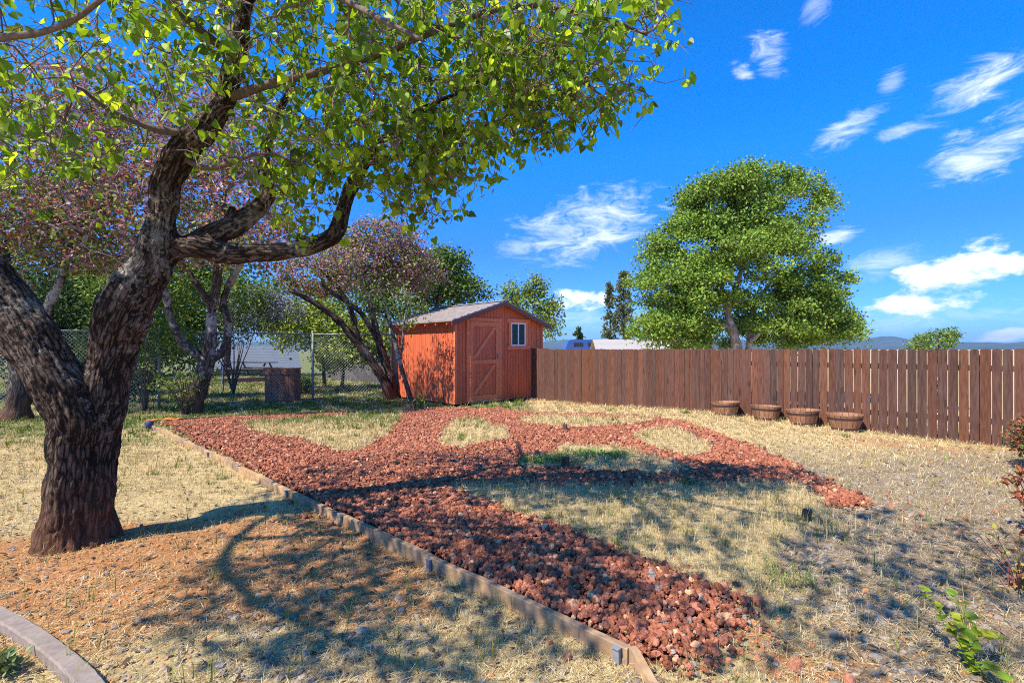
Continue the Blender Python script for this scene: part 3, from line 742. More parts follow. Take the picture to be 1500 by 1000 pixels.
lim = [
    L1([(290, 195, 3.72, 8), (245, 193, 3.6, 6.5), (200, 180, 3.5, 5.5), (150, 155, 3.35, 4), (120, 130, 3.2, 3)]),
    L1([(268, 232, 3.74, 6), (300, 246, 3.7, 5), (335, 240, 3.66, 4.5), (372, 226, 3.6, 3)]),
    L1([(330, 145, 3.66, 9), (390, 125, 3.6, 8), (450, 110, 3.5, 7), (540, 85, 3.5, 6), (640, 45, 3.5, 5.5), (740, 12, 3.55, 5), (830, 14, 3.6, 4), (900, 32, 3.6, 3), (948, 52, 3.6, 2)]),
    L1([(345, 85, 3.6, 8), (300, 50, 3.3, 7), (250, 5, 3.0, 6), (200, -60, 2.7, 5)]),
    L1([(-170, 60, 3.1, 10), (-80, 75, 2.7, 8), (0, 56, 2.5, 6.5), (60, 48, 2.45, 5.5), (110, 28, 2.4, 5), (160, -10, 2.35, 4)]),
    L1([(400, -120, 3.25, 9), (560, -140, 2.8, 8), (720, -200, 2.4, 7), (900, -330, 2.0, 6), (1100, -500, 1.7, 5)]),
    L1([(375, -40, 3.4, 9), (480, -10, 3.0, 7), (560, 30, 2.6, 5), (620, 60, 2.4, 3)]),
    L1([(534, 240, 4.2, 6), (620, 220, 4.1, 5), (700, 190, 3.95, 4), (780, 150, 3.9, 3), (860, 120, 3.85, 2)]),
    smooth_path([A(-170, 60, 3.1), (-4.5, 2.4, 3.9), (-4.4, 1.6, 3.9), (-3.9, .9, 4.0), (-3.1, .35, 4.1), (-2.3, -.1, 4.25)], [.045, .04, .036, .03, .024, .015], .05),
    smooth_path([(-4.45, 1.9, 3.9), (-3.7, 1.8, 4.3), (-2.9, 1.5, 4.7), (-2.2, 1.4, 5.0)], [.04, .034, .028, .015], .05),
    L1([(345, 85, 3.6, 7), (330, 20, 4.0, 7), (290, -60, 4.4, 6), (240, -150, 4.8, 5)]),
]
CROWN_PX = np.array([(-400, -900), (1900, -900), (1150, -260), (1015, -2), (985, 40), (915, 62), (958, 118), (930, 155), (900, 218), (855, 205), (795, 240), (735, 222), (690, 262), (640, 305), (622, 332), (575, 306), (545, 262),
                     (500, 258), (478, 300), (490, 345), (455, 352), (420, 330), (400, 300), (350, 235), (285, 250), (200, 215), (135, 250), (120, 285), (60, 305), (-400, 320)], float)
def crown_pts(n):
    e = [ell(170, 60, 3.7, 2.0, 1.5, 1.3, 1.5), ell(430, 150, 4.0, 1.4, 1.3, 1.1, 1.9), ell(600, 130, 3.9, 1.1, 1.1, .9, 1.9), ell(760, 120, 3.8, .9, .8, .6, 1.25), ell(870, 80, 3.7, .9, .6, .5, .9),
         ell(620, 250, 3.9, .6, .5, .5, .6), ell(450, 300, 4.0, .4, .4, .4, .3), ell(30, 230, 3.1, .6, .5, .4, .3), (np.array([-.4, 1.4, 4.2]), np.array([2.1, 1.3, .7]), 1.7), (np.array([-3.2, 2.6, 4.6]), np.array([2.2, 1.8, .8]), .8), (np.array([-3.2, 1.0, 4.4]), np.array([1.6, 1.0, .6]), 2.3)]
    p, u = in_ell(e, n * 3, .25)
    px = 750 + p[:, 0] / np.maximum(p[:, 1], .3) * F; py = HY - (p[:, 2] - H) / np.maximum(p[:, 1], .3) * F
    jx = px + rng.normal(0, 26, len(px)); jy = py + rng.normal(0, 16, len(px))
    k = (inside(CROWN_PX, jx, jy) | (px < -120) | (py < -80)) & (p[:, 1] > -.3) & ((p[:, 1] > 1.75) | (py < -60) | (p[:, 1] < .3) | (px < -150)) & (p[:, 2] > 2.0)
    return p[k][:n]
root = empty('fork_trunk_tree', (A(110, 800, BY)[0], BY, 0)); o0 = np.array(root.location)
tag(root, 'gnarled forked shade tree with furrowed bark and heart-shaped leaves beside the timber edging', 'tree')
fused_trunk('trunk', big, .0105, M['bark'], root, o0, knob=.04, furrow=.019, kf=(9, 4.6), flare=.07)
at_ = crown_pts(4000)
PA, par, rad, n0 = grow(big + lim, at_, seg=.11, wlen=.2, bend=.35, jit=.09, rtip=.0036)
mb = MB()
tcol = lambda r: np.where((r > .012)[:, None], np.array([.13, .095, .08]), np.array([.21, .145, .14])) * 1.0
for pts, rd in lim: mb.tube(pts - o0, rd * (1 + .05 * rng.normal(size=len(rd))), 9, (.14, .105, .085))
wood_mesh(mb, PA - o0, par, rad, n0, tcol, .03)
tw = at_[rng.random(len(at_)) < .85]                       # short spurs that carry the leaves
for a in tw:
    q = a + rng.normal(0, .085, 3); r_ = a + rng.normal(0, .085, 3)
    mb.tube(np.array([a, (a + q) / 2 + rng.normal(0, .012, 3), q]) - o0, [.0036, .003, .0018], 3, (.22, .15, .145), caps=False)
    mb.tube(np.array([a, (a + r_) / 2 + rng.normal(0, .012, 3), r_]) - o0, [.0036, .003, .0018], 3, (.22, .15, .145), caps=False)
mb.build('branches', M['twig'], root, smooth=True)
PAL_T1 = [(.18, .31, .02), (.27, .42, .025), (.13, .24, .02), (.38, .50, .035), (.22, .36, .022), (.09, .17, .02)]
mb = MB(); lc = at_[rng.random(len(at_)) < .74]
foliage(mb, lc - o0, 6, .075, .053, PAL_T1, LEAF_HEART, hang=.75, upn=.5, flat=.9, szvar=.5)
mb.build('crown', M['leaf'], root)

def make_tree(name, label, cat, base, paths, ells, nclump, per, crad, lsize, palette, shape=LEAF_SIMPLE, extra=None, group=None, seg=.3, wcol=(.11, .08, .065), rtip=.006,
              bark='bark', shell=.45, hang=.2, upn=.7, lm='far_leaf', sides=10, twig_mul=1.0, wlen=.22, jitc=.3, rmax=.06, flat=.8):
    o0 = np.array([base[0], base[1], base[2]], float)
    root = empty(name, o0); tag(root, label, cat, group)
    if paths: bark_tubes('trunk', paths, M[bark], root, o0, sides)
    c, u = in_ell(ells, nclump, shell)
    if paths:
        PA, par, rad, n0 = grow(paths, c, seg=seg, wlen=wlen, rtip=rtip)
        mbw = MB(); wood_mesh(mbw, PA - o0, par, rad, n0, lambda r: np.tile(np.array(wcol), (len(r), 1)), rmax)
        mbw.build('branches', M['twig'], root, smooth=True)
    mbl = MB(); foliage(mbl, c - o0, per, crad, lsize, palette, shape, hang=hang, upn=upn, jitc=jitc, out=u, flat=flat)
    mbl.build('crown', M[lm], root)
    if extra:
        for nm, ne, cc, pe, cr, ls, pal, mt in extra:
            c2 = c[rng.random(len(c)) < ne] if cc is None else in_ell(cc, ne, .3)[0]
            m2 = MB(); foliage(m2, c2 - o0, pe, cr, ls, pal, LEAF_SIMPLE, hang=.1, upn=.3, jitc=.3)
            m2.build(nm, M[mt], root)
    return root

GRN = [(.08, .15, .025), (.12, .20, .03), (.06, .11, .02), (.16, .24, .04)]
YGRN = [(.17, .26, .03), (.24, .33, .04), (.12, .20, .03), (.30, .36, .06)]
DGRN = [(.035, .065, .02), (.05, .09, .025), (.025, .05, .018), (.075, .12, .03)]
MAUVE = [(.50, .23, .33), (.38, .16, .23), (.58, .36, .46), (.30, .13, .13), (.44, .22, .24)]
RUST = [(.30, .11, .05), (.24, .09, .05), (.36, .16, .08)]
LILAC = [(.36, .36, .72), (.46, .45, .80), (.30, .31, .62)]

# ---- old tree with lichened trunk and basal shoots
b_ = A(283, 607, 11.4); b_[2] = 0
make_tree('lichened_redbud_tree', 'old redbud with grey lichened trunk forking low, mauve twiggy crown, by the chain-link fence', 'tree', b_,
          [px_path([(280, 612, 11.4, .30), (284, 590, 11.4, .21), (294, 560, 11.4, .185), (303, 528, 11.4, .18), (309, 490, 11.4, .12), (311, 450, 11.4, .11), (318, 410, 11.3, .10), (322, 350, 11.2, .07), (330, 280, 11, .04)]),
           px_path([(303, 535, 11.4, .11), (285, 515, 11.3, .10), (268, 503, 11.2, .09), (250, 465, 11, .075), (240, 425, 10.9, .08), (215, 370, 10.7, .06), (190, 310, 10.5, .04)]),
           px_path([(304, 530, 11.4, .11), (322, 518, 11.5, .10), (333, 500, 11.6, .09), (333, 470, 11.6, .085), (327, 442, 11.6, .08), (342, 405, 11.6, .08), (370, 360, 11.6, .05)]),
           px_path([(311, 450, 11.4, .09), (290, 420, 11.2, .07), (275, 395, 11.0, .06), (250, 360, 10.8, .04)])],
          [ell(170, 300, 10.6, 2.4, 1.6, 1.6, 2), ell(300, 300, 10.3, 1.9, 1.4, 1.4, 2), ell(375, 350, 9.9, .9, .9, .6, .8), ell(230, 220, 10.6, 2.2, 1.4, 1.0, 1.3), ell(200, 140, 10.4, 2.2, 1.3, .9, .9), ell(340, 200, 10.4, 1.5, 1.2, .9, .7)],
          1700, 5, .22, .085, YGRN + RUST[:2] + [(.12, .19, .03)], rtip=.0075, seg=.2, wcol=(.30, .23, .25), bark='bark_grey',
          extra=[('blossom', .6, None, 11, .20, .08, MAUVE, 'petal')])
# leaves low on it and basal shoots, a shrub of their own
def stems_shrub(name, label, cat, base, n, hgt, spread, r, col, ells, nclump, per, crad, ls, pal, lm='far_leaf', shape=LEAF_OVAL, group=None, flower=None, hang=.1):
    o0 = np.array(base, float); root = empty(name, o0); tag(root, label, cat, group)
    mw = MB(); ends = []
    for k in range(n):
        a_ = rng.uniform(0, 6.28); sp_ = spread * rng.uniform(.2, 1); hh = hgt * rng.uniform(.6, 1)
        p = np.array([[rng.normal(0, .03), rng.normal(0, .03), -.02], [math.cos(a_) * sp_ * .35, math.sin(a_) * sp_ * .35, hh * .45], [math.cos(a_) * sp_ * .8, math.sin(a_) * sp_ * .8, hh * .8], [math.cos(a_) * sp_, math.sin(a_) * sp_, hh]])
        pp, rr = smooth_path(p, [r, r * .75, r * .5, r * .3], hgt / 10); mw.tube(pp, rr, 5, col); ends.append(pp)
    mw.build('stems', M['twig'], root, smooth=True)
    if ells: c, u = in_ell(ells, nclump, .4); c = c - o0
    else:
        al = np.concatenate([e[len(e) // 3:] for e in ends]); c = al[rng.integers(0, len(al), nclump)]
    ml = MB(); foliage(ml, c, per, crad, ls, pal, shape, hang=hang, upn=.7); ml.build('foliage', M[lm], root)
    if flower:
        nf, pf, cr, ls2, pal2 = flower
        top = c[np.argsort(-(c[:, 2] + rng.normal(0, .25, len(c))))][:nf]
        mf = MB(); foliage(mf, top, pf, cr, ls2, pal2, LEAF_SIMPLE, hang=-.1, upn=.4, flat=1.6); mf.build('blossom', M['petal'], root)
    return root
g_ = G(272, 608)
stems_shrub('sucker_shrub', 'thicket of thin upright basal shoots with few green leaves at foot of lichened redbud', 'shrub', g_, 26, 1.25, .75, .013, (.16, .10, .08), None, 90, 5, .1, .085, YGRN, 'far_leaf')

g_ = G(212, 604)
stems_shrub('fenceside_shrub', 'bright leafy shrub in front of the chain-link, between big trunk and lichened redbud', 'shrub', g_, 12, 2.2, .7, .014, (.14, .11, .08),
            [ell(215, 470, 11.8, .75, .6, .75, 1.3), ell(258, 500, 11.7, .45, .45, .5, .8), ell(190, 530, 11.9, .5, .4, .5, .7), ell(255, 430, 11.6, .6, .5, .45, .7), ell(335, 445, 12.2, .5, .45, .35, .4)], 330, 9, .15, .085, YGRN + GRN)
# ---- far left trunk behind the big tree
b_ = A(22, 615, 10.4); b_[2] = 0
make_tree('mossy_trunk_tree', 'thick rough trunk with dark leafy crown standing behind the big forked tree', 'tree', b_,
          [px_path([(20, 620, 10.4, .33), (25, 600, 10.4, .24), (32, 560, 10.4, .21), (26, 510, 10.4, .19), (15, 450, 10.4, .16), (5, 390, 10.4, .15), (-10, 300, 10.4, .1)]),
           px_path([(30, 520, 10.4, .15), (70, 450, 10.4, .1), (95, 390, 10.4, .07), (110, 320, 10.2, .04)])],
          [ell(60, 250, 10.4, 1.9, 1.5, 1.7, 2), ell(-40, 330, 10.2, 1.6, 1.4, 1.4, 1), ell(100, 350, 10.8, 1.2, 1.2, .8, 1), ell(70, 130, 10.4, 1.9, 1.3, 1.0, .9), ell(-80, 190, 10.2, 1.6, 1.3, 1.2, .6)],
          1050, 8, .27, .09, GRN + YGRN + RUST, rtip=.008, seg=.2, wcol=(.28, .21, .22), bark='bark_grey', extra=[('blossom', .45, None, 14, .24, .05, MAUVE, 'petal')])

# ---- redbud leaning away from the shed
b_ = A(571, 586, 14.6); b_[2] = 0
make_tree('leaning_redbud_tree', 'redbud with dark trunk leaning away from the red shed, mauve pods in its crown', 'tree', b_,
          [px_path([(571, 590, 14.55, .16), (564, 562, 14.5, .135), (546, 532, 14.4, .125), (524, 502, 14.2, .115), (492, 466, 13.9, .09), (458, 442, 13.6, .08), (425, 424, 13.4, .05)]),
           px_path([(573, 588, 14.8, .15), (572, 555, 14.8, .13), (556, 505, 14.7, .115), (545, 455, 14.6, .09), (538, 410, 14.5, .06), (530, 370, 14.4, .035)]),
           px_path([(524, 502, 14.2, .09), (516, 460, 14.1, .075), (498, 425, 14, .06), (470, 395, 13.8, .04)]),
           px_path([(556, 505, 14.7, .08), (530, 460, 14.3, .07), (492, 432, 14.0, .055), (470, 415, 13.8, .04)])],
          [ell(545, 385, 15.3, 1.9, 1.0, .95, 2), ell(475, 395, 14.3, 1.4, 1.0, .75, 1.2), ell(600, 400, 15.8, 1.2, 1.0, .75, 1.2), ell(560, 350, 15.3, 1.3, 1.0, .6, 1)],
          1000, 9, .25, .085, GRN + YGRN + YGRN + RUST[:1], rtip=.006, seg=.22, wcol=(.15, .10, .10), extra=[('blossom', .8, None, 13, .20, .08, MAUVE, 'petal')])

# ---- slim sapling by the shed's lit wall
b_ = G(606, 600)
make_tree('slim_grey_tree', 'slim pale grey tree leaning in front of the sunlit shed wall', 'tree', b_,
          [px_path([(608, 602, 12.2, .075), (600, 578, 12.2, .06), (590, 545, 12.15, .055), (582, 515, 12.1, .05), (574, 482, 12.1, .042), (566, 452, 12.1, .03), (555, 425, 12, .02)]),
           px_path([(586, 530, 12.15, .035), (590, 500, 12.1, .03), (592, 470, 12.1, .024), (598, 445, 12.1, .015)]),
           px_path([(574, 482, 12.1, .028), (560, 462, 12, .022), (540, 440, 11.9, .015)])],
          [ell(575, 440, 12.1, .85, .7, .6, 2), ell(600, 450, 12.2, .5, .5, .4, 1), ell(540, 425, 12, .6, .5, .45, 1), ell(596, 480, 12.1, .25, .25, .35, .35)],
          170, 4, .15, .08, YGRN + GRN + [(.40, .38, .30)], rtip=.0045, seg=.16, wcol=(.30, .27, .24), bark='bark_grey', shape=LEAF_OVAL, hang=.5)
g_ = G(617, 600)
stems_shrub('leafy_sprout', 'small leafy sprout growing at the foot of the shed wall', 'plant', g_, 7, .42, .16, .006, (.2, .2, .08), None, 26, 5, .06, .07, YGRN)

# ---- background greenery
def bush(name, label, e, base, nclump, per, crad, ls, pal, cat='shrub', nst=6, hgt=1.2, group=None, **k):
    return stems_shrub(name, label, cat, base, nst, hgt, .4, .025, (.12, .09, .07), e, nclump, per, crad, ls, pal, group=group, **k)
g_ = G(60, 585); bush('dark_hedge_shrub', 'dense dark green shrub mass behind the chain-link fence and rough trunk', [ell(40, 470, 15, 1.9, 1.3, 1.7, 1.3), ell(115, 480, 15.4, 1.3, 1.2, 1.5, 1), ell(-60, 470, 14.5, 1.6, 1.2, 1.6, 1)], g_, 900, 18, .34, .12, DGRN[:1] + DGRN + [(.07, .12, .03)], nst=9, hgt=2.2)
g_ = G(196, 585); bush('round_dark_shrub', 'small dark rounded shrub behind the fork of the big trunk', [ell(198, 540, 13.6, .62, .5, .75, 1), ell(150, 520, 13.4, .7, .5, .9, 1)], g_, 300, 16, .2, .09, DGRN + GRN[2:3])
g_ = G(225, 575); bush('yellow_green_shrub', 'tall yellow-green leafy shrub between big trunk and lichened redbud', [ell(215, 460, 14.2, 1.3, 1.0, 1.3, 1.3), ell(270, 490, 14.6, .9, .8, 1.0, 1), ell(180, 420, 14, 1, 1, .9, .8), ell(345, 430, 14.8, .9, .8, .6, .5)], g_, 620, 15, .28, .115, YGRN + GRN + GRN, nst=9, hgt=2.0)
g_ = G(343, 578)
stems_shrub('lilac_shrub', 'tall shrub with lilac-blue flower heads on thin bare stems beyond chain-link fence', 'shrub', g_, 9, 2.3, .9, .028, (.10, .08, .065),
            [ell(370, 460, 15.6, 1.1, .9, .8, 2), ell(330, 480, 15.6, .8, .8, .6, 1), ell(412, 455, 15.6, .7, .7, .55, 1)], 330, 13, .22, .085, [(.12, .17, .07), (.17, .22, .10), (.09, .13, .05), (.2, .24, .13)], flower=(200, 20, .13, .055, LILAC))
g_ = G(480, 568); make_tree('lime_tree', 'bright yellow-green small tree with thin trunks behind the tall fence post', 'tree', g_,
          [px_path([(476, 570, 18.5, .07), (474, 530, 18.4, .06), (480, 490, 18.4, .05), (478, 450, 18.3, .03)]), px_path([(500, 572, 18.5, .06), (506, 530, 18.5, .05), (520, 490, 18.5, .03)])],
          [ell(470, 478, 18.2, 1.5, 1.2, .95, 1.4), ell(525, 500, 18.6, 1.4, 1.0, .85, 1.4), ell(430, 480, 18, 1.0, .9, .8, .9), ell(545, 508, 18.6, 1.0, .8, .6, .9), ell(490, 520, 17.6, .8, .7, .45, .7)], 760, 16, .28, .12, YGRN + [(.40, .42, .05), (.3, .38, .04)], rtip=.008, seg=.3)
g_ = G(447, 576); bush('clipped_round_bush', 'small round bright bush beside the brown wooden bin', [ell(447, 563, 16.8, .28, .28, .26)], g_, 70, 14, .12, .07, YGRN, hgt=.4)
b_ = A(560, 560, 24); b_[2] = 0; make_tree('backdrop_tree', 'broad mid-green tree rising behind the leaning redbud and the weathered boards', 'tree', b_,
          [px_path([(560, 565, 24, .25), (562, 520, 24, .2), (566, 470, 24, .14), (570, 430, 24, .08)])],
          [ell(510, 450, 24, 2.4, 1.6, 1.5, 1), ell(590, 430, 24, 2.4, 1.6, 1.7, 1.2), ell(645, 420, 24, 1.9, 1.5, 1.2, .9)], 430, 22, .42, .17, GRN + [(.16, .24, .05)], rtip=.012, seg=.5)
b_ = A(120, 545, 26); b_[2] = 0; make_tree('tall_backdrop_tree', 'tall deep green tree far behind the rough mossy trunk', 'tree', b_,
          [px_path([(120, 560, 26, .3), (122, 480, 26, .24), (118, 400, 26, .16), (110, 330, 26, .08)], .3)],
          [ell(60, 380, 26, 3.2, 2, 2.6, 1.4), ell(180, 400, 26, 2.8, 2, 2.2, 1.2), ell(110, 290, 26, 2.4, 2, 1.8, .8), ell(-60, 400, 25, 3, 2, 2.6, 1), ell(100, 480, 25, 3.5, 1.6, 1.4, 1)], 1000, 22, .5, .2, GRN + DGRN, rtip=.014, seg=.6)
b_ = A(330, 555, 27); b_[2] = 0; make_tree('pale_backdrop_tree', 'light green bushy tree far behind the lichened redbud and lilac shrub', 'tree', b_,
          [px_path([(330, 560, 27, .25), (332, 500, 27, .2), (328, 440, 27, .14), (320, 380, 27, .07)], .3)],
          [ell(330, 430, 27, 2.8, 2, 1.9, 1.4), ell(420, 450, 27, 2.2, 2, 1.5, 1), ell(260, 410, 27, 2.2, 2, 1.6, 1), ell(300, 330, 27, 2.2, 2, 1.4, .7), ell(250, 490, 27, 2.2, 1.6, .9, .7)], 720, 22, .5, .2, GRN + YGRN[:1], rtip=.014, seg=.6)
b_ = A(640, 560, 19); b_[2] = 0; make_tree('shed_back_tree', 'green tree with spreading top behind the low end of shed roof', 'tree', b_,
          [px_path([(630, 565, 19, .16), (632, 500, 19, .13), (640, 450, 19, .09), (648, 400, 19, .05)]), px_path([(632, 500, 19, .09), (660, 450, 19, .06), (690, 425, 19, .03)])],
          [ell(635, 400, 19, 1.5, 1.2, .95, 2), ell(600, 420, 19, 1.2, 1, .9, 1), ell(685, 425, 19, .9, .8, .45, .8), ell(655, 380, 19, .8, .7, .5, .6)], 420, 17, .28, .12, GRN + DGRN[1:2] + YGRN[:1], rtip=.009, seg=.3)
b_ = A(780, 560, 20); b_[2] = -.6; make_tree('airy_tree', 'airy pale green young tree with upright shoots behind the shed window end', 'tree', b_,
          [px_path([(778, 590, 20, .09), (778, 520, 20, .07), (780, 470, 20, .05), (784, 430, 20, .03), (786, 405, 20, .015)]), px_path([(778, 520, 20, .05), (796, 470, 20, .04), (812, 430, 20, .02)]), px_path([(778, 515, 20, .05), (758, 470, 20, .04), (750, 425, 20, .02)]),
           px_path([(796, 470, 20, .03), (818, 460, 20, .02), (823, 430, 20, .012)])],
          [ell(770, 455, 20, .75, .7, 1.0, 1.2), ell(805, 465, 20, .5, .6, .9, 1), ell(748, 430, 20, .35, .4, .5, .35), ell(784, 420, 20, .4, .4, .45, .4)], 330, 13, .22, .12, YGRN + [(.24, .31, .09)], rtip=.006, seg=.25, wcol=(.22, .2, .13), shape=LEAF_OVAL)

# ---- the big tree beyond the fence
def puffs(e, n, rlo, rhi):
    c, u = in_ell(e, n, .55); return [(c[i], np.array([1, 1, 1.05]) * rng.uniform(rlo, rhi), 1) for i in range(n)]
TY = 28.0
be = [ell(1145, 315, TY, 2.6, 2.1, 2.3, 1.6), ell(1055, 308, TY, 2.1, 1.9, 1.9, 1.2), ell(1015, 370, TY, 2.6, 2.3, 2.0, 1.4), ell(1120, 385, TY - 1, 2.6, 2.0, 2.0, 1.4), ell(980, 438, TY, 2.1, 2.2, 1.9, 1.2),
      ell(1030, 430, TY - .5, 1.9, 2.0, 1.3, .7), ell(1192, 430, TY, 1.9, 2.1, 1.8, 1.2), ell(1150, 465, TY, 2.6, 2.2, 1.5, 1.2), ell(1000, 490, TY, 1.7, 1.7, 1.0, .6), ell(1085, 275, TY, 1.0, 1.2, 1.0, .4), ell(965, 485, TY, 1.6, 1.6, .9, .6), ell(1060, 492, TY + 1.5, 2.0, 1.4, .9, .6), ell(1160, 490, TY + .5, 2.0, 1.6, .9, .7), ell(1225, 480, TY, 1.2, 1.4, .9, .5)]
b_ = A(1082, 600, TY); b_[2] = -1.5
trp = [px_path([(1084, 590, TY, .34), (1080, 515, TY, .27), (1072, 480, TY, .24), (1062, 445, TY, .2), (1050, 400, TY, .14), (1040, 340, TY, .08)], .3), px_path([(1066, 460, TY, .17), (1078, 420, TY, .14), (1095, 370, TY, .11), (1120, 320, TY, .07)], .3),
       px_path([(1086, 580, TY + .6, .22), (1098, 500, TY + .6, .18), (1102, 460, TY + .6, .14), (1130, 410, TY + .6, .09)], .3), px_path([(1072, 480, TY, .12), (1030, 465, TY, .09), (985, 450, TY, .05)], .3), px_path([(1098, 500, TY, .13), (1150, 460, TY, .1), (1200, 440, TY, .06)], .3)]
root = empty('broad_evergreen_tree', b_); tag(root, 'large rounded evergreen tree with pale trunk beyond the middle of the board fence', 'tree')
bark_tubes('trunk', trp, bark_mat('bark_pale', (.20, .16, .13), (.42, .36, .31), (.5, .46, .4), .5), root, b_, 12)
pf = [q for q in puffs(be, 400, .5, 1.1) if not (abs(750 + q[0][0] / q[0][1] * F - 1072) < 26 and q[0][2] < A(0, 448, 28)[2] and q[0][1] < TY + .9)]; pc = np.array([p[0] for p in pf])
PA, par, rad, n0 = grow(trp, pc, seg=.5, wlen=.2, rtip=.02)
mb = MB(); wood_mesh(mb, PA - b_, par, rad, n0, lambda r: np.tile(np.array([.20, .16, .13]), (len(r), 1)), .12); mb.build('branches', M['twig'], root, smooth=True)
mb = MB()
for c_, r_, _ in pf:
    n = int(rng.uniform(280, 540)); u = rng.normal(size=(n, 3)); u /= np.linalg.norm(u, axis=1)[:, None]; u[:, 2] = np.where((u[:, 2] < -.25) & (rng.random(n) < .9), -u[:, 2] * rng.random(n), u[:, 2]); u = u * [rng.uniform(.75, 1.25), 1, rng.uniform(.75, 1.25)]
    P = c_ + u * r_ * np.where(rng.random(n) < .93, rng.uniform(.55, 1.02, n), rng.uniform(1.0, 1.4, n))[:, None] - b_ + rng.normal(0, .07, (n, 3))
    d = rng.normal(size=(n, 3)) * .7 + u * .4; nr = u + rng.normal(size=(n, 3)) * .55; nr[:, 2] += .3
    pal = np.array([(.14, .25, .03), (.19, .32, .035), (.25, .37, .05), (.105, .19, .028), (.27, .33, .05)])
    col = pal[rng.integers(0, 5, n)] * rng.uniform(.8, 1.2, n)[:, None] * rng.uniform(.85, 1.15)
    leaves(mb, P, .158 * rng.uniform(.6, 1.3, n), d, nr, col, LEAF_SIMPLE)
mb.build('crown', M['far_leaf'], root)

# ---- conifers and the small tree over the fence
def conifer(name, label, px, base_py, top_py, Y, rad_m, pal, n, droop=.35):
    b = A(px, base_py, Y); t = A(px, top_py, Y); b[2] = -1.6; h = t[2] - b[2]
    root = empty(name, b); tag(root, label, 'conifer')
    m_ = MB(); pp, rr = smooth_path([[0, 0, 0], [.05, 0, h * .5], [0, 0, h]], [rad_m * .12, rad_m * .08, .015], .5); m_.tube(pp, rr, 8, (.12, .09, .07)); m_.build('trunk', M['twig'], root, smooth=True)
    ml = MB(); k = 0
    nb = n; u = rng.random(nb); zz = h * (.08 + .92 * u); az = rng.uniform(0, 6.28, nb)
    wv = rad_m * (1 - u) ** .7 * (.55 + .55 * rng.random(nb)) + .08
    for i in range(nb):
        m = 26; s_ = rng.random(m) ** .7; rr_ = wv[i] * s_
        P = np.c_[np.cos(az[i]) * rr_, np.sin(az[i]) * rr_, zz[i] + rr_ * .35 - droop * rr_ ** 2 / max(wv[i], .1)] + rng.normal(0, .06 + .03 * rad_m, (m, 3))
        d = np.c_[np.full(m, np.cos(az[i])), np.full(m, np.sin(az[i])), rng.normal(.2, .4, m)] + rng.normal(0, .4, (m, 3))
        leaves(ml, P, rng.uniform(.14, .3, m) * (Y / 45), d, rng.normal(size=(m, 3)) + [0, 0, .6], np.asarray(pal)[rng.integers(0, len(pal), m)] * rng.uniform(.75, 1.25, m)[:, None], LEAF_SIMPLE)
    ml.build('crown', M['far_leaf'], root)
CON = [(.12, .15, .055), (.16, .18, .065), (.21, .18, .08), (.08, .11, .045)]
conifer('tall_conifer', 'taller of the two brownish narrow conifers left of the big evergreen', 913, 520, 398, 46, 1.55, CON, 170)
conifer('narrow_conifer', 'shorter thin conifer standing against the taller one, above the grey roof', 893, 520, 416, 47, 1.05, CON, 120)
conifer('pointed_conifer', 'tiny pointed dark conifer above the blue van roof', 846, 520, 479, 60, 1.5, DGRN, 60)
b_ = A(1372, 600, 24); b_[2] = -1.5
make_tree('small_round_tree', 'small loose green treetop showing over the board fence below the white cloud', 'tree', b_,
          [px_path([(1370, 600, 24, .1), (1371, 530, 24, .08), (1374, 500, 24, .05), (1376, 485, 24, .02)]), px_path([(1371, 530, 24, .05), (1352, 505, 24, .03)]), px_path([(1371, 530, 24, .05), (1392, 500, 24, .03)])],
          [ell(1368, 498, 24, .85, .8, .5, 2), ell(1390, 492, 24, .45, .5, .4, 1), ell(1345, 505, 24, .4, .4, .25, .6)], 130, 15, .2, .11, GRN + YGRN[:2], rtip=.006, seg=.25)

# ------------------------------------------------------------------ the red shed
sh = G(667, 596); SU = np.array([.74, .673]); shed_rot = math.atan2(SU[1], SU[0])
SW, SD, SH, SA = 3.18, 3.29, 2.27, 2.80
shed = empty('garden_shed', sh, shed_rot); tag(shed, 'red board shed with braced door and low ridged roof behind the gravel', 'shed')
def top_at(x): return SH + (SA - SH) * (1 - abs(x - SW / 2) / (SW / 2))
ZB = .07
def siding(width, topfn, step=.106, gap=.012, d=.018):
    m_ = MB(); x = 0
    xs = sorted(set([round(q, 4) for q in np.arange(0, width, step)] + [width]))
    for a, b in zip(xs[:-1], xs[1:]):
        a2, b2 = a + gap / 2, b - gap / 2
        pts = [(a2, ZB), (b2, ZB), (b2, topfn(b2))]
        if a2 < SW / 2 < b2 and topfn is top_at: pts.append((SW / 2, topfn(SW / 2)))
        pts.append((a2, topfn(a2)))
        m_.prism(pts, -d, 0)
    poly = [(0, ZB), (width, ZB), (width, topfn(width))] + ([(SW / 2, SA)] if topfn is top_at else []) + [(0, topfn(0))]
    m_.prism(poly, .002, .05)
    return m_
w = siding(SW, top_at).build('wall', M['red_paint'], shed); w['label'] = 'gable wall with door and window'
w = siding(SW, top_at).build('wall', M['red_paint'], shed); w.location = (SW, SD, 0); w.rotation_euler[2] = math.pi
flat_top = lambda x: SH
w = siding(SD, flat_top).build('wall', M['red_paint'], shed); w.location = (-.0, SD, 0); w.rotation_euler[2] = -math.pi / 2; w['label'] = 'sunlit plain side wall'
w = siding(SD, flat_top).build('wall', M['red_paint'], shed); w.location = (SW, 0, 0); w.rotation_euler[2] = math.pi / 2
for cx, cy in ((-.012, -.012), (SW + .012, -.012), (-.012, SD + .012), (SW + .012, SD + .012)):
    m_ = MB(); m_.box(cx, cy, (SH + ZB) / 2 - .01, .06, .06, SH - ZB - .04); m_.build('corner_trim', M['red_trim'], shed)
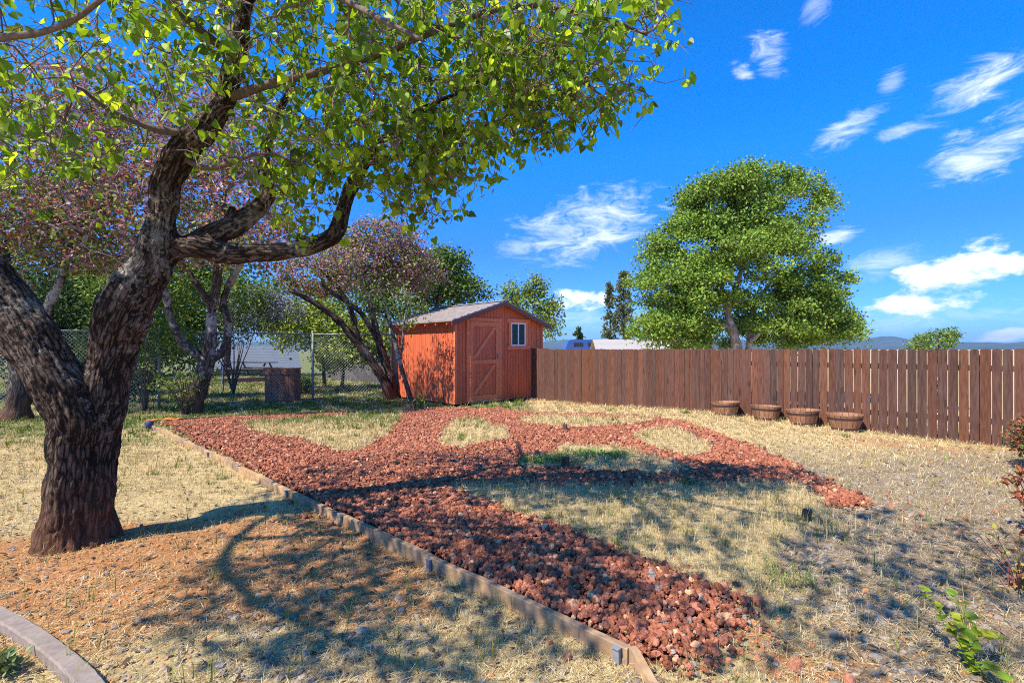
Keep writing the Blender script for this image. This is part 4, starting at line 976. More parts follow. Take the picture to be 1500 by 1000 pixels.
# roof: two ribbed slopes
ov, of = .24, .20
sl = (SA - SH) / (SW / 2)
def roof_side(sgn):
    m_ = MB(); y0, y1 = -of, SD + .2
    L_ = SW / 2 + ov; ths = .03; npt = 60; prof = []
    for k in range(npt + 1):
        t = k / npt * L_; rib = .024 * max(0, math.cos(t / .22 * 2 * math.pi)) ** 3
        prof.append((t, SA + .05 - sl * t + rib))
    top = [(SW / 2 + sgn * a, b) for a, b in prof]; bot = [(SW / 2 + sgn * a, SA + .02 - sl * a) for a, b in (prof[-1], prof[0])]
    poly = top + bot
    if sgn < 0: poly = poly[::-1]
    m_.prism(poly[::-1], y0, y1)
    return m_
for sg in (-1, 1):
    r_ = roof_side(sg).build('roof', M['roof_brown'], shed)
    if sg < 0: r_['label'] = 'roof slope over the sunlit wall'
    m_ = MB(); L_ = SW / 2 + ov                                            # rake board under the gable edge
    m_.prism([(SW / 2, SA + .018), (SW / 2 + sg * L_, SA + .018 - sl * L_), (SW / 2 + sg * L_, SA - .09 - sl * L_), (SW / 2, SA - .09)][::(1 if sg < 0 else -1)], -of + .005, -of + .03)
    m_.build('rake_board', M['fascia'], shed)
    for k in range(7):
        m_ = MB(); yy = .1 + k * (SD - .2) / 6; x0 = SW / 2 + sg * (SW / 2 + .03); x1 = SW / 2 + sg * (SW / 2 + ov - .03)
        zc = SH - .02
        m_.prism([(x0, SA + .014 - sl * (SW / 2 + .03)), (x1, SA + .014 - sl * (SW / 2 + ov - .03)), (x1, SA - .06 - sl * (SW / 2 + ov - .03)), (x0, SA - .07 - sl * (SW / 2 + .03))], yy - .02, yy + .02)
        m_.build('rafter_tail', M['red_trim'], shed)
m_ = MB(); m_.prism([(SW / 2 - .13, SA + .035), (SW / 2, SA + .082), (SW / 2 + .13, SA + .035), (SW / 2, SA + .07)], -of - .01, SD + .21); m_.build('ridge_cap', M['roof_brown'], shed)
# door
dx0, dx1, dz0, dz1 = .445, 1.44, .14, 2.24
door = MB(); x = dx0
while x < dx1 - .02:
    b = min(x + .11, dx1); door.box((x + b) / 2, -.030, (dz0 + dz1) / 2, b - x - .008, .02, dz1 - dz0); x = b
door = door.build('door', M['red_paint'], shed)
fr = MB(); bw = .10
for cx, cz, sx, sz in ((dx0 + bw / 2, (dz0 + dz1) / 2, bw, dz1 - dz0), (dx1 - bw / 2, (dz0 + dz1) / 2, bw, dz1 - dz0), ((dx0 + dx1) / 2, dz1 - .06, dx1 - dx0 - 2 * bw, .12), ((dx0 + dx1) / 2, 1.16, dx1 - dx0 - 2 * bw, .11), ((dx0 + dx1) / 2, dz0 + .06, dx1 - dx0 - 2 * bw, .12)):
    fr.box(cx, -.052, cz, sx, .022, sz)
fr.build('door_frame', M['red_trim'], door)
def brace(xa, za, xb, zb, wd=.1):
    m_ = MB(); a = np.array([xa, za]); b = np.array([xb, zb]); t = (b - a) / np.linalg.norm(b - a); n_ = np.array([-t[1], t[0]]) * wd / 2
    m_.prism([tuple(a - n_), tuple(b - n_), tuple(b + n_), tuple(a + n_)], -.0615, -.0412); return m_.build('brace', M['red_trim'], door)
brace(dx0 + bw + .03, 1.25, dx1 - bw - .03, 2.10); brace(dx0 + bw + .03, .29, dx1 - bw - .03, 1.08)
m_ = MB(); m_.box(dx1 - .05, -.075, 1.3, .03, .025, .13); m_.build('latch', M['galv'], door)
m_ = MB()
m_.box(dx0 - .055, -.034, (dz0 + dz1) / 2, .10, .03, dz1 - dz0 + .02); m_.box(dx1 + .065, -.034, (dz0 + dz1) / 2, .12, .03, dz1 - dz0 + .02)
m_.box((dx0 + dx1) / 2 + .01, -.036, dz1 + .06, dx1 - dx0 + .24, .034, .1)
m_.build('door_trim', M['red_trim'], shed)
m_ = MB(); m_.box((dx0 + dx1) / 2, -.06, .10, 1.15, .085, .06); m_.build('threshold', M['timber'], shed)
# window
wx0, wx1, wz0, wz1 = 1.92, 2.49, 1.60, 2.26
wf = MB(); t = .035
for cx, cz, sx, sz in ((wx0 + t / 2, (wz0 + wz1) / 2, t, wz1 - wz0), (wx1 - t / 2, (wz0 + wz1) / 2, t, wz1 - wz0), ((wx0 + wx1) / 2, wz1 - t / 2, wx1 - wx0 - 2 * t, t), ((wx0 + wx1) / 2, wz0 + t / 2, wx1 - wx0 - 2 * t, t), ((wx0 + wx1) / 2, (wz0 + wz1) / 2, t, wz1 - wz0 - 2 * t)):
    wf.box(cx, -.032, cz, sx, .026, sz)
win = wf.build('window', M['white_vinyl'], shed)
for a, b in ((wx0 + t, (wx0 + wx1) / 2 - t / 2), ((wx0 + wx1) / 2 + t / 2, wx1 - t)):
    m_ = MB(); m_.box((a + b) / 2, -.024, (wz0 + wz1) / 2, b - a, .006, wz1 - wz0 - 2 * t); m_.build('pane', M['pane_glass'], win)
m_ = MB(); t2 = .085
m_.box(wx0 - t2 / 2, -.034, (wz0 + wz1) / 2, t2, .03, wz1 - wz0); m_.box(wx1 + t2 / 2, -.034, (wz0 + wz1) / 2, t2, .03, wz1 - wz0)
m_.box((wx0 + wx1) / 2, -.037, wz1 + .055, wx1 - wx0 + .3, .036, .11); m_.box((wx0 + wx1) / 2, -.040, wz0 - .055, wx1 - wx0 + .3, .042, .11)
m_.build('window_trim', M['red_trim'], shed)
m_ = MB()
for yy in (.3, SD / 2, SD - .3): m_.box(SW / 2, yy, -.0, SW - .12, .09, .13)
m_.build('skids', M['stump_wood'], shed)
m_ = MB(); m_.box(SW - .02, -.02, .0, .34, .22, .17); m_.build('corner_block', M['stump_wood'], shed)

# ------------------------------------------------------------------ board fence
fs0, fs1 = -15.2, 11.4
FTOP = 1.5
fence = empty('board_fence', (FP[0], FP[1], 0), math.atan2(FD[1], FD[0])); tag(fence, 'tall brown dog-eared board fence running along the back of the yard', 'fence')
m_ = MB(); s_ = fs0
WOODS = np.array([[.13, .052, .033], [.105, .046, .032], [.145, .057, .034], [.10, .05, .038], [.12, .056, .039], [.15, .058, .030]])
while s_ < fs1:
    bw = .117 + rng.normal(0, .006)
    gap = .002 + (.004 * rng.random() if s_ > 3.5 else 0) + (.003 + .006 * rng.random() if s_ > 6 else 0)
    cx, cy = FP + FD * (s_ + bw / 2); zt = FTOP + rng.normal(0, .006) + (.02 if s_ < 0 else 0); zb = float(terrain(cx, cy)) - .02
    e = .022
    poly = [(s_, zb), (s_ + bw, zb), (s_ + bw, zt - e), (s_ + bw - e, zt - .004), (s_ + bw / 2, zt), (s_ + e, zt - .004), (s_, zt - e)]
    off = rng.normal(0, .003)
    c_ = WOODS[rng.integers(0, 6)] * rng.uniform(.66, 1.0)
    if s_ < -1: c_ = np.array([.085, .075, .072]) * rng.uniform(.8, 1.2)
    n_ = len(poly); p = np.asarray(poly)
    tilt = rng.normal(0, .0025)
    v = np.r_[np.c_[p[:, 0] + tilt * p[:, 1], np.full(n_, -.019 + off), p[:, 1]], np.c_[p[:, 0] + tilt * p[:, 1], np.full(n_, off), p[:, 1]]]
    m_.add(v, [list(range(n_)), [n_ + i for i in range(n_)][::-1]] + [[(i + 1) % n_, i, n_ + i, n_ + (i + 1) % n_] for i in range(n_)], c_)
    s_ += bw + gap
m_.build('board_panel', M['fence_wood'], fence)
for zc in (.38, 1.2):
    m_ = MB(); m_.box((fs0 + fs1) / 2, .034, zc, fs1 - fs0, .04, .09, (.13, .08, .06)); m_.build('rail', M['fence_wood'], fence)
k = fs0 + .3
while k < fs1:
    m_ = MB(); m_.box(k, .105, .66, .09, .09, 1.5, (.13, .09, .07)); m_.build('post', M['fence_wood'], fence); k += 2.4

# ------------------------------------------------------------------ half-barrel planters along the fence
def barrel_proto():
    root = empty('barrel_planter')
    st = MB(); nst = 18; prof = [(.190, 0), (.215, .09), (.245, .19), (.265, .27), (.275, .30)]
    for k in range(nst):
        a0 = k / nst * 2 * math.pi + .012; a1 = (k + 1) / nst * 2 * math.pi - .012; c_ = np.array([.29, .14, .075]) * rng.uniform(.75, 1.25)
        vv = []
        for r, z in prof:
            for a in (a0, (a0 + a1) / 2, a1): vv.append([math.cos(a) * r, math.sin(a) * r, z])
        for r, z in prof[::-1]:
            for a in (a0, (a0 + a1) / 2, a1): vv.append([math.cos(a) * (r - .022), math.sin(a) * (r - .022), z + (.001 if z == 0 else 0)])
        n_ = len(prof) * 2; fs = []
        for i in range(n_):
            j = (i + 1) % n_
            for q in range(2): fs.append([i * 3 + q, i * 3 + q + 1, j * 3 + q + 1, j * 3 + q])
        st.add(vv, fs, c_)
    st.build('staves', M['barrel_wood'], root)
    for z0, z1, r0, r1 in ((.045, .075, .2055, .2145), (.215, .255, .2545, .264)):
        m_ = MB(); m_.lathe([(r0, z0), (r1, z1), (r1 - .004, z1 + .001), (r0 - .004, z0 - .001), (r0, z0)], sides=36); m_.build('hoop', M['hoop'], root, smooth=False)
    m_ = MB(); m_.lathe([(.0, .225), (.12, .232), (.235, .222)], sides=24); m_.build('soil', M['soil'], root)
    return root
bar = barrel_proto()
BL = ['half-barrel planter nearest the shed, first in the row along the fence', 'second half-barrel planter counting from the shed, along the fence',
      'third half-barrel planter counting from the shed, along the fence', 'half-barrel planter farthest from the shed, widest looking of the row']
for i, px in enumerate((1064, 1122, 1177, 1238)):
    r_ = (px - 750) / F                                   # stands .33 m in front of the boards
    q = FP - FN * .33; t = (r_ * q[1] - q[0]) / (FD[0] - r_ * FD[1]); p = q + FD * t
    o = bar if i == 0 else copy_tree(bar)
    o.location = (float(p[0]), float(p[1]), float(terrain(*p)) - .012); o.rotation_euler = (R(rng.normal(0, 1.5)), R(2.5 + rng.normal(0, 1.5)), i * 1.3)
    k_ = 1.0 + .008 * i; o.scale = (k_, k_, 1.0)
    tag(o, BL[i], 'planter', 'half-barrel planters along the board fence')

# ------------------------------------------------------------------ timber edging with stakes
cuts = [0, 2.35, 4.75, 7.2, ELEN]
EL = ['far timber edging board, ending at the corner with the orange scrap', 'second timber edging board from the orange scrap corner', 'third timber edging board from the orange scrap corner, in front of the gravel', 'nearest timber edging board with chamfered end']
ang = math.atan2(ED[1], ED[0])
for i in range(4):
    a, b = cuts[i] + .004, cuts[i + 1] - .004
    m_ = MB(); nseg = 14; jt = rng.normal(0, .003, (nseg + 1,)); jz = rng.normal(0, .0025, (nseg + 1,))
    xs = np.linspace(a, b, nseg + 1); vv = []
    for k, x in enumerate(xs):
        px_, py_ = E0 + ED * x; z0 = -.03
        zt = .083 + jz[k] + (.01 * math.sin(i * 2.1)) * (x - a)/(b-a)
        vv += [[x, -.021 + jt[k], z0], [x, .021 + jt[k], z0], [x, .021 + jt[k], zt - .003], [x, .017 + jt[k], zt], [x, -.017 + jt[k], zt], [x, -.021 + jt[k], zt - .004]]
    fs = []
    for k in range(nseg):
        for q in range(6): fs.append([k * 6 + q, k * 6 + (q + 1) % 6, k * 6 + 6 + (q + 1) % 6, k * 6 + 6 + q])
    fs += [list(range(6))[::-1], [nseg * 6 + q for q in range(6)]]
    m_.add(vv, fs)
    tag(m_.build('edging_board', M['timber'], loc=(E0[0], E0[1], 0), rotz=ang), EL[i], 'edging', 'timber boards edging the gravel bed')
# short return board at the near end
m_ = MB(); m_.prism([(0, -.03), (.26, -.03), (.26, -.005), (.03, .083), (0, .083)], -.02, .02)
tag(m_.build('edging_return', M['timber'], loc=(E1[0] + .012, E1[1] + .012, 0), rotz=R(-72)), 'short sloping timber piece closing the near end of the edging', 'edging')
# dark thin boards along the back of the bed
for (p0, p1, lab) in (((238, 619), (372, 611), 'low dark board along the back of the gravel, touching the orange scrap corner'), ((376, 611), (520, 605), 'low dark board along the back of the gravel, nearer the shed')):
    a = G(*p0); b = G(*p1); L_ = np.linalg.norm((b - a)[:2]); m_ = MB(); m_.box(L_ / 2, 0, .02, L_ - .02, .04, .10, jit=.004)
    tag(m_.build('back_edging_board', M['stump_wood'], loc=a, rotz=math.atan2(b[1] - a[1], b[0] - a[0])), lab, 'edging', 'low dark boards along the back of the bed')
stk = MB(); stk.box(0, 0, .03, .034, .02, .14); stk.box(0, -.003, .102, .04, .03, .006)
stk = stk.build('edging_stake', M['galv'])
SL = ['small stake against the edging, farthest from the camera', 'second small stake along the edging from the far end', 'third small stake along the edging from the far end', 'fourth small stake along the edging, beside stray red rocks', 'small stake at the near chamfered end of the edging']
for i, x in enumerate((3.6, 6.2, 7.32, 8.55, ELEN - .05)):
    o = stk if i == 0 else stk.copy()
    if i: COL.objects.link(o)
    p = E0 + ED * x - EN * .036; o.location = (p[0], p[1], float(terrain(*p)) - .02); o.rotation_euler[2] = ang + rng.normal(0, .08)
    tag(o, SL[i], 'stake', 'small stakes holding the edging')

# ------------------------------------------------------------------ stumps in the bed
def stump(p, r, h, lab, tilt=0):
    m_ = MB(); sd = 14; th = np.arange(sd) / sd * 2 * math.pi; rr = r * (1 + .14 * rng.normal(size=sd)); vv = []
    lv = [-.05, .15, .5, .85, 1.0]
    for k, z in enumerate(lv):
        f = (1.12, 1.05, .98, .97, .92)[k]
        vv += [[math.cos(t) * a * f + tilt * z, math.sin(t) * a * f, h * z + (.012 * rng.normal() if k == 4 else 0)] for t, a in zip(th, rr)]
    fs = [[k * sd + q, k * sd + (q + 1) % sd, (k + 1) * sd + (q + 1) % sd, (k + 1) * sd + q] for k in range(4) for q in range(sd)] + [[4 * sd + q for q in range(sd)]]
    m_.add(vv, fs); tag(m_.build('cut_stump', M['stump_wood'], loc=p), lab, 'stump')
stump(G(828, 632), .045, .145, 'short dark stump in the thin grass nearest the shed')
stump(G(828, 687), .05, .15, 'short dark stump standing in the bright green weeds')
stump(G(1179, 768), .035, .13, 'short cut stump half hidden in tall grass at the corner of the large island', .02)
stump(G(1043, 655), .02, .1, 'thin pale stake at the tip of the dry grass island')
# tall grass round the corner stump
mb = MB(); nn = 420; cxy = G(1176, 770)[:2]; q = rng.normal(size=(nn, 2)) * [.22, .14] + cxy
blades(mb, np.c_[q, terrain(q[:, 0], q[:, 1])], rng.uniform(.06, .2, nn), rng.uniform(.002, .005, nn), np.abs(rng.normal(.35, .25, nn)), rng.uniform(0, 6.28, nn), np.where(rng.random(nn)[:, None] < .5, GREEN[rng.integers(0, 4, nn)], STRAW[rng.integers(0, 5, nn)]))
for (px, py, n2, sx, sy) in ((1140, 850, 260, .15, .1), (740, 752, 70, .05, .04), (945, 800, 60, .06, .04), (1010, 790, 70, .05, .04)):
    cxy = G(px, py)[:2]; q = rng.normal(size=(n2, 2)) * [sx, sy] + cxy
    blades(mb, np.c_[q, terrain(q[:, 0], q[:, 1])], rng.uniform(.05, .14, n2), rng.uniform(.002, .005, n2), np.abs(rng.normal(.4, .25, n2)), rng.uniform(0, 6.28, n2), GREEN[rng.integers(0, 4, n2)] * rng.uniform(.9, 1.6, n2)[:, None])
tag(mb.build('tall_grass', M['blade']), 'taller grass clumps along the edge of the large island', 'grass', kind='stuff')
# bright weeds round the stump
c_, u_ = in_ell([(G(800, 680), np.array([.36, .16, .05]), 1), (G(870, 672), np.array([.5, .24, .05]), 1.3)], 420, .1); c_[:, 2] = terrain(c_[:, 0], c_[:, 1]) + .03 + rng.random(len(c_)) * .035
mb = MB(); foliage(mb, c_, 7, .045, .032, [(.10, .22, .04), (.16, .30, .06), (.22, .34, .09)], LEAF_OVAL, hang=-.2, upn=.9)
tag(mb.build('weed_patch', M['far_leaf']), 'bright green low weeds around the short stump', 'weeds', kind='stuff')

# ------------------------------------------------------------------ chain-link fence
cl = [A(-170, 620, 10.6)[:2], A(233, 600, 12.15)[:2], A(458, 587, 14.2)[:2], A(580, 583, 15.0)[:2]]
CH = 1.93
clf = empty('chain_link_fence', (*cl[2], 0)); o2 = np.array([*cl[2], 0]); tag(clf, 'silver chain-link fence with round top rail between the trees and the shed', 'fence')
for i in range(len(cl)):
    m_ = MB(); m_.tube(np.array([[*cl[i], -.1], [*cl[i], CH + .06]]) - o2, .032, 10); m_.build('post', M['galv'], clf, smooth=True)
    m_ = MB(); m_.lathe([(.036, CH + .05), (.036, CH + .075), (.02, CH + .10), (.0, CH + .105)], (*(cl[i] - cl[2]), 0), 10); m_.build('post_cap', M['galv'], clf, smooth=True)
for i in range(len(cl) - 1):
    a, b = cl[i], cl[i + 1]; L_ = np.linalg.norm(b - a); d = (b - a) / L_
    m_ = MB(); m_.tube(np.array([[*a, CH], [*b, CH]]) - o2, .022, 8); m_.build('top_rail', M['galv'], clf, smooth=True)
    m_ = MB(); dm = .085; hh = CH - .05; k = -hh
    while k < L_:
        for sg in (1, -1):
            s0, s1 = k, k + hh; z0, z1 = (.03, hh + .03) if sg > 0 else (hh + .03, .03)
            t0 = max(0, (0 - s0) / hh); t1 = min(1, (L_ - s0) / hh)
            if t1 > t0:
                pa = [*(a + d * (s0 + t0 * hh)), z0 + (z1 - z0) * t0]; pb = [*(a + d * (s0 + t1 * hh)), z0 + (z1 - z0) * t1]
                m_.tube(np.array([pa, pb]) - o2 + [0, .006 * sg, 0], .0019, 3, caps=False)
        k += dm
    m_.build('wire_mesh', M['wire'], clf)

# ------------------------------------------------------------------ things beyond the chain-link
# brown bin
g_ = G(415, 588); rot_ = R(12)
bn = empty('wooden_bin', g_, rot_); tag(bn, 'dark brown slatted wooden bin standing just behind the chain-link fence', 'bin')
m_ = MB()
for k in range(5):
    for sy in (-.36, .36): m_.box(-.30 + k * .15, sy, .48, .14, .025, .96)
    for sx in (-.385, .385): m_.box(sx, -.29 + k * .145, .48, .025, .135, .96)
m_.build('slats', M['bin_wood'], bn)
for zc in (.12, .84): m_ = MB(); m_.box(0, -.385, zc, .78, .02, .08); m_.build('rail', M['bin_wood'], bn)
m_ = MB(); m_.box(0, 0, .93, .70, .66, .03); m_.build('lid', M['bin_wood'], bn)
# picnic table
pt = A(372, 560, 27.0); pt[2] = float(terrain(pt[0], pt[1])); tb = empty('picnic_table', pt, R(-8)); tag(tb, 'dark wooden picnic table with attached benches in front of the pale roof', 'picnic table')
m_ = MB()
for k in range(5): m_.box(0, -.36 + k * .18, .76, 2.3, .165, .04)
m_.build('table_top', M['table_wood'], tb)
for sy in (-.75, .75):
    m_ = MB(); m_.box(0, sy - .08, .45, 2.3, .15, .04); m_.box(0, sy + .08, .45, 2.3, .15, .04); m_.build('bench', M['table_wood'], tb)
for sx in (-.8, .8):
    for sg in (-1, 1):
        m_ = MB(); q = np.array([[sx, sg * .75, 0], [sx, sg * .18, .73]]); m_.tube(q, .05, 4); m_.build('leg', M['table_wood'], tb)
    m_ = MB(); m_.box(sx + .055, 0, .40, .04, 1.7, .09); m_.build('cross_bar', M['table_wood'], tb)
# raised bed plank
a = G(325, 562); b = G(402, 559); m_ = MB(); L_ = np.linalg.norm((b - a)[:2]); m_.box(L_ / 2, 0, .1, L_, .06, .24)
tag(m_.build('garden_border', M['bin_wood'], loc=a, rotz=math.atan2(b[1] - a[1], b[0] - a[0])), 'long low brown plank border on the grass below the picnic table', 'border')
# blue pole
g_ = G(327, 575); m_ = MB(); m_.tube([[0, 0, -.1], [0, 0, .75], [.01, 0, 1.35]], .022, 8, caps=True); tag(m_.build('blue_pole', M['blue_steel'], loc=g_, smooth=True), 'thin blue upright pole between lichened redbud and lilac shrub', 'pole')
# house with pale roof
def house(name, label, c, rot, w, d, eave, ridge, zb, wallm, roofm, ov=.35, wins=()):
    h_ = empty(name, (c[0], c[1], zb), rot); tag(h_, label, 'house'); e = eave - zb; r = ridge - zb
    m_ = MB(); m_.prism([(-d / 2, 0), (d / 2, 0), (d / 2, e), (0, r - .12), (-d / 2, e)], -w / 2, w / 2, axis='x'); m_.build('wall', wallm, h_)
    sl_ = (r - e) / (d / 2)
    for sg in (-1, 1):
        m_ = MB(); n = 14
        for k in range(n):
            t0 = k / n * (d / 2 + ov); t1 = (k + 1) / n * (d / 2 + ov)
            m_.prism([(sg * t0, r - sl_ * t0 + .02), (sg * t1, r - sl_ * t1 + .032), (sg * t1, r - sl_ * t1 - .04), (sg * t0, r - sl_ * t0 - .05)][::(1 if sg < 0 else -1)], -w / 2 - ov, w / 2 + ov, axis='x')
        m_.build('roof', roofm, h_)
    for wx, wz, ww, wh in wins:
        m_ = MB(); m_.box(wx, -d / 2 - .02, wz - zb, ww, .05, wh); f_ = m_.build('window', M['white_vinyl'], h_)
        m_ = MB(); m_.box(wx, -d / 2 - .048, wz - zb, ww - .12, .01, wh - .12); m_.build('pane', M['dark_glass'], f_)
    return h_
house('pale_roof_house', 'low tan house with pale blue-grey roof behind the picnic table', A(374, 520, 37)[:2], R(30), 5.0, 6.0, .3, 1.7, -2.0, M['tan_wall'], M['slate_roof'], wins=((-1.2, -.5, 1.1, .9), (1.4, -.5, 1.1, .9)))
house('ridge_roof_house', 'house with grey-brown shingled roof just showing over the board fence beside the blue van', A(945, 505, 43)[:2], R(-3), 8.4, 6.4, 1.0, 2.32, -1.6, M['tan_wall'], M['grey_roof'], wins=((-1.5, .1, 1.1, .9),))
# blue van
vc = A(850, 505, 49); van = empty('blue_van', (vc[0], vc[1], -1.6), R(3)); tag(van, 'blue van roof and side windows showing above the board fence', 'van'); vh = 2.43 + 1.6
m_ = MB(); prof = [(-2.2, .35), (2.6, .35), (2.6, 2.0), (2.55, vh - .25), (2.35, vh - .05), (-1.0, vh), (-1.3, vh - .08), (-2.0, 2.2), (-2.2, 1.6)]
m_.prism(prof, -.95, .95); b_o = m_.build('body', M['blue_paint'], van)
for y in (-.962, .962):
    m_ = MB(); m_.box(-.35, y, vh - .5, .9, .02, .36); m_.build('window', M['dark_glass'], van)
    m_ = MB(); m_.box(1.2, y, vh - .5, 1.3, .02, .36); m_.build('window', M['dark_glass'], van)
for x in (-1.3, 1.7):
    for y in (-.86, .86):
        m_ = MB(); m_.tube([[x, y - .1, .34], [x, y + .1, .34]], .34, 18); m_.build('wheel', M['rubber'], van)

# ------------------------------------------------------------------ small things near
# orange scrap and blue cap by the edging corner
g_ = G(240, 619); m_ = MB(); nx_, ny_ = 26, 14; gx_, gy_ = np.meshgrid(np.linspace(-.27, .27, nx_), np.linspace(-.13, .13, ny_))
zz = .035 + .05 * fbm(gx_ + 5, gy_ + 3, .12, 5) + .03 * np.abs(np.sin(gx_ * 16 + gy_ * 9)) * (1 - (gx_ / .3) ** 2)
vt = np.c_[gx_.ravel(), gy_.ravel() + .05 * np.sin(gx_.ravel() * 8), zz.ravel()]; vb = vt - [0, 0, .012]; n_ = nx_ * ny_
q = (np.arange(ny_ - 1)[:, None] * nx_ + np.arange(nx_ - 1)[None]).ravel(); f1 = np.stack([q, q + 1, q + nx_ + 1, q + nx_], -1)
rim = np.r_[np.arange(nx_), np.arange(2 * nx_ - 1, n_, nx_), np.arange(n_ - 2, n_ - nx_ - 1, -1), np.arange(n_ - 2 * nx_, 0, -nx_)]
f2 = np.stack([rim, np.roll(rim, -1), np.roll(rim, -1) + n_, rim + n_], -1)[:, ::-1]
m_.add(np.r_[vt, vb], [f1, f1[:, ::-1] + n_, f2]); tag(m_.build('orange_scrap', M['orange_plastic'], loc=g_), 'crumpled orange scrap lying at the far corner of the edging', 'scrap')
g_ = G(219, 629); m_ = MB(); m_.lathe([(.0, .16), (.05, .16), (.062, .15), (.066, .1), (.058, 0), (.0, 0)], sides=16); tag(m_.build('blue_pot', M['blue_plastic'], loc=g_, smooth=True), 'small dark blue pot beside the edging corner and orange scrap', 'pot')
# curved concrete kerb, near corner
ck = [G(-130, 898), G(-40, 903), G(20, 925), G(70, 958), G(118, 1000), G(150, 1040)]
pp, _ = smooth_path([np.array([p[0], p[1], 0]) for p in ck], [1] * len(ck), .04)
tn = np.gradient(pp, axis=0); tn /= np.linalg.norm(tn, axis=1)[:, None]; sdv = np.c_[-tn[:, 1], tn[:, 0], np.zeros(len(pp))]
cs = [(-.042, -.05), (-.042, .058), (-.034, .068), (.034, .068), (.042, .058), (.042, -.05)]
vv = np.concatenate([pp + sdv * c0 + np.array([0, 0, c1]) + rng.normal(0, .0012, (len(pp), 3)) for c0, c1 in cs]); n_ = len(pp); fs = []
for q in range(6):
    for k in range(n_ - 1): a, b = q * n_, ((q + 1) % 6) * n_; fs.append([a + k, a + k + 1, b + k + 1, b + k])
m_ = MB(); m_.add(vv, fs); m_.add(vv[[0, n_, 2 * n_, 3 * n_, 4 * n_, 5 * n_]], [[0, 1, 2, 3, 4, 5]]); e_ = [n_ - 1 + q * n_ for q in range(6)]; m_.add(vv[e_], [[5, 4, 3, 2, 1, 0]])
tag(m_.build('concrete_kerb', M['concrete'], smooth=False), 'curved pinkish concrete garden kerb at the near corner', 'kerb')
g_ = G(14, 985); stems_shrub('kerbside_weed', 'small grey-green weed growing inside the curved concrete kerb', 'weed', g_ , 8, .15, .09, .004, (.14, .17, .06), None, 30, 4, .035, .04, [(.16, .22, .08), (.22, .28, .12)], shape=LEAF_OVAL, hang=-.3)
# red-tipped bushes by the right edge
REDT = [(.32, .075, .035), (.26, .07, .045), (.40, .13, .05), (.20, .08, .05)]
p0 = G(1532, 690); stems_shrub('red_tip_bush', 'dense round bush with rusty red and green leaves against the fence end', 'shrub', p0, 20, .7, .4, .010, (.14, .08, .06), [(p0 + [.05, 0, .38], np.array([.36, .36, .36]), 1)], 260, 12, .08, .05, REDT + [(.12, .16, .05), (.16, .18, .07), (.10, .13, .04), (.3, .14, .06)], shape=LEAF_OVAL, hang=-.1)
p0 = G(1532, 790); stems_shrub('red_tip_sprig_bush', 'open bush of red stems with sparse red leaves, below the dense red-tipped bush', 'shrub', p0, 16, .62, .34, .006, (.26, .08, .05), None, 130, 4, .06, .055, REDT + [(.20, .22, .05)], shape=LEAF_OVAL, hang=-.4)
p0 = G(1492, 862); stems_shrub('low_red_shrub', 'low sprawling shrub with bare reddish stems and few red leaves, behind the lime-green sprig', 'shrub', p0, 34, .32, .42, .004, (.27, .13, .10), None, 60, 3, .05, .038, REDT[:1] + [(.36, .34, .05), (.4, .20, .05), (.24, .14, .08), (.2, .2, .07)], shape=LEAF_OVAL, hang=-.3)
# lime sprig
sp_ = empty('lime_sprig', G(1432, 985)); so = np.array(sp_.location); tag(sp_, 'arching lime-green leafy sprig low on the gravelly ground by the near corner', 'plant')
m_ = MB(); tip = []
for pts in ([(1432, 985, 2.28), (1405, 930, 2.32), (1375, 895, 2.4), (1350, 862, 2.48)], [(1405, 930, 2.32), (1412, 900, 2.4), (1400, 872, 2.46)], [(1432, 985, 2.28), (1420, 950, 2.28), (1442, 925, 2.32), (1455, 935, 2.34)], [(1432, 985, 2.28), (1450, 975, 2.2), (1462, 990, 2.15)]):
    p, r_ = smooth_path([A(*q) for q in pts], np.linspace(.0045, .0018, len(pts)), .03); m_.tube(p - so, r_, 5, (.28, .2, .07)); tip.append(p)
m_.build('stems', M['twig'], sp_, smooth=True)
m_ = MB(); al = np.concatenate(tip); al = np.repeat(al, 3, 0); n = len(al); d = rng.normal(size=(n, 3)); d[:, 2] = np.abs(d[:, 2]) * .2; nr = rng.normal(size=(n, 3)) * .5 + [-.2, -.2, .9]
pal = np.array([(.24, .36, .03), (.34, .42, .04), (.17, .29, .03), (.44, .44, .05)])
leaves(m_, al - so + d * .008, rng.uniform(.026, .05, n), d, nr, pal[rng.integers(0, 4, n)] * rng.uniform(.85, 1.15, n)[:, None], LEAF_HEART); m_.build('leaves', M['leaf'], sp_)

# ------------------------------------------------------------------ far hills
m_ = MB(); th = np.linspace(R(-80), R(80), 420)
def ridge(Y0, amp, seed, base):
    x = th * 9
    return base + amp * (.55 * vnoise(x, x * 0 + seed, 1.1, seed) + .3 * vnoise(x, x * 0 + seed, .4, seed + 1) + .12 * vnoise(x, x * 0, .13, seed + 2))
for Y0, amp, seed, base, hw in ((4200, 95, 3, 25, 700), (3300, 60, 9, 0, 500)):
    hgt = ridge(Y0, amp, seed, base); rows = []
    for k, (dr, f) in enumerate(((-hw, 0), (-hw * .6, .35), (-hw * .25, .8), (0, 1), (hw * .4, .7), (hw, 0))):
        rr = Y0 + dr + 40 * vnoise(th * 30, th * 0 + k, 1, seed + 5); rows.append(np.c_[np.sin(th) * rr, np.cos(th) * rr, hgt * f - 12 + (f > 0) * (f < 1) * 9 * vnoise(th * 60, th * 0 + k, 1, seed)])
    v = np.concatenate(rows); n_ = len(th); fs = np.concatenate([np.stack([np.arange(n_ - 1) + k * n_, np.arange(n_ - 1) + k * n_ + 1, np.arange(n_ - 1) + (k + 1) * n_ + 1, np.arange(n_ - 1) + (k + 1) * n_], -1) for k in range(5)])
    m_.add(v, [fs])
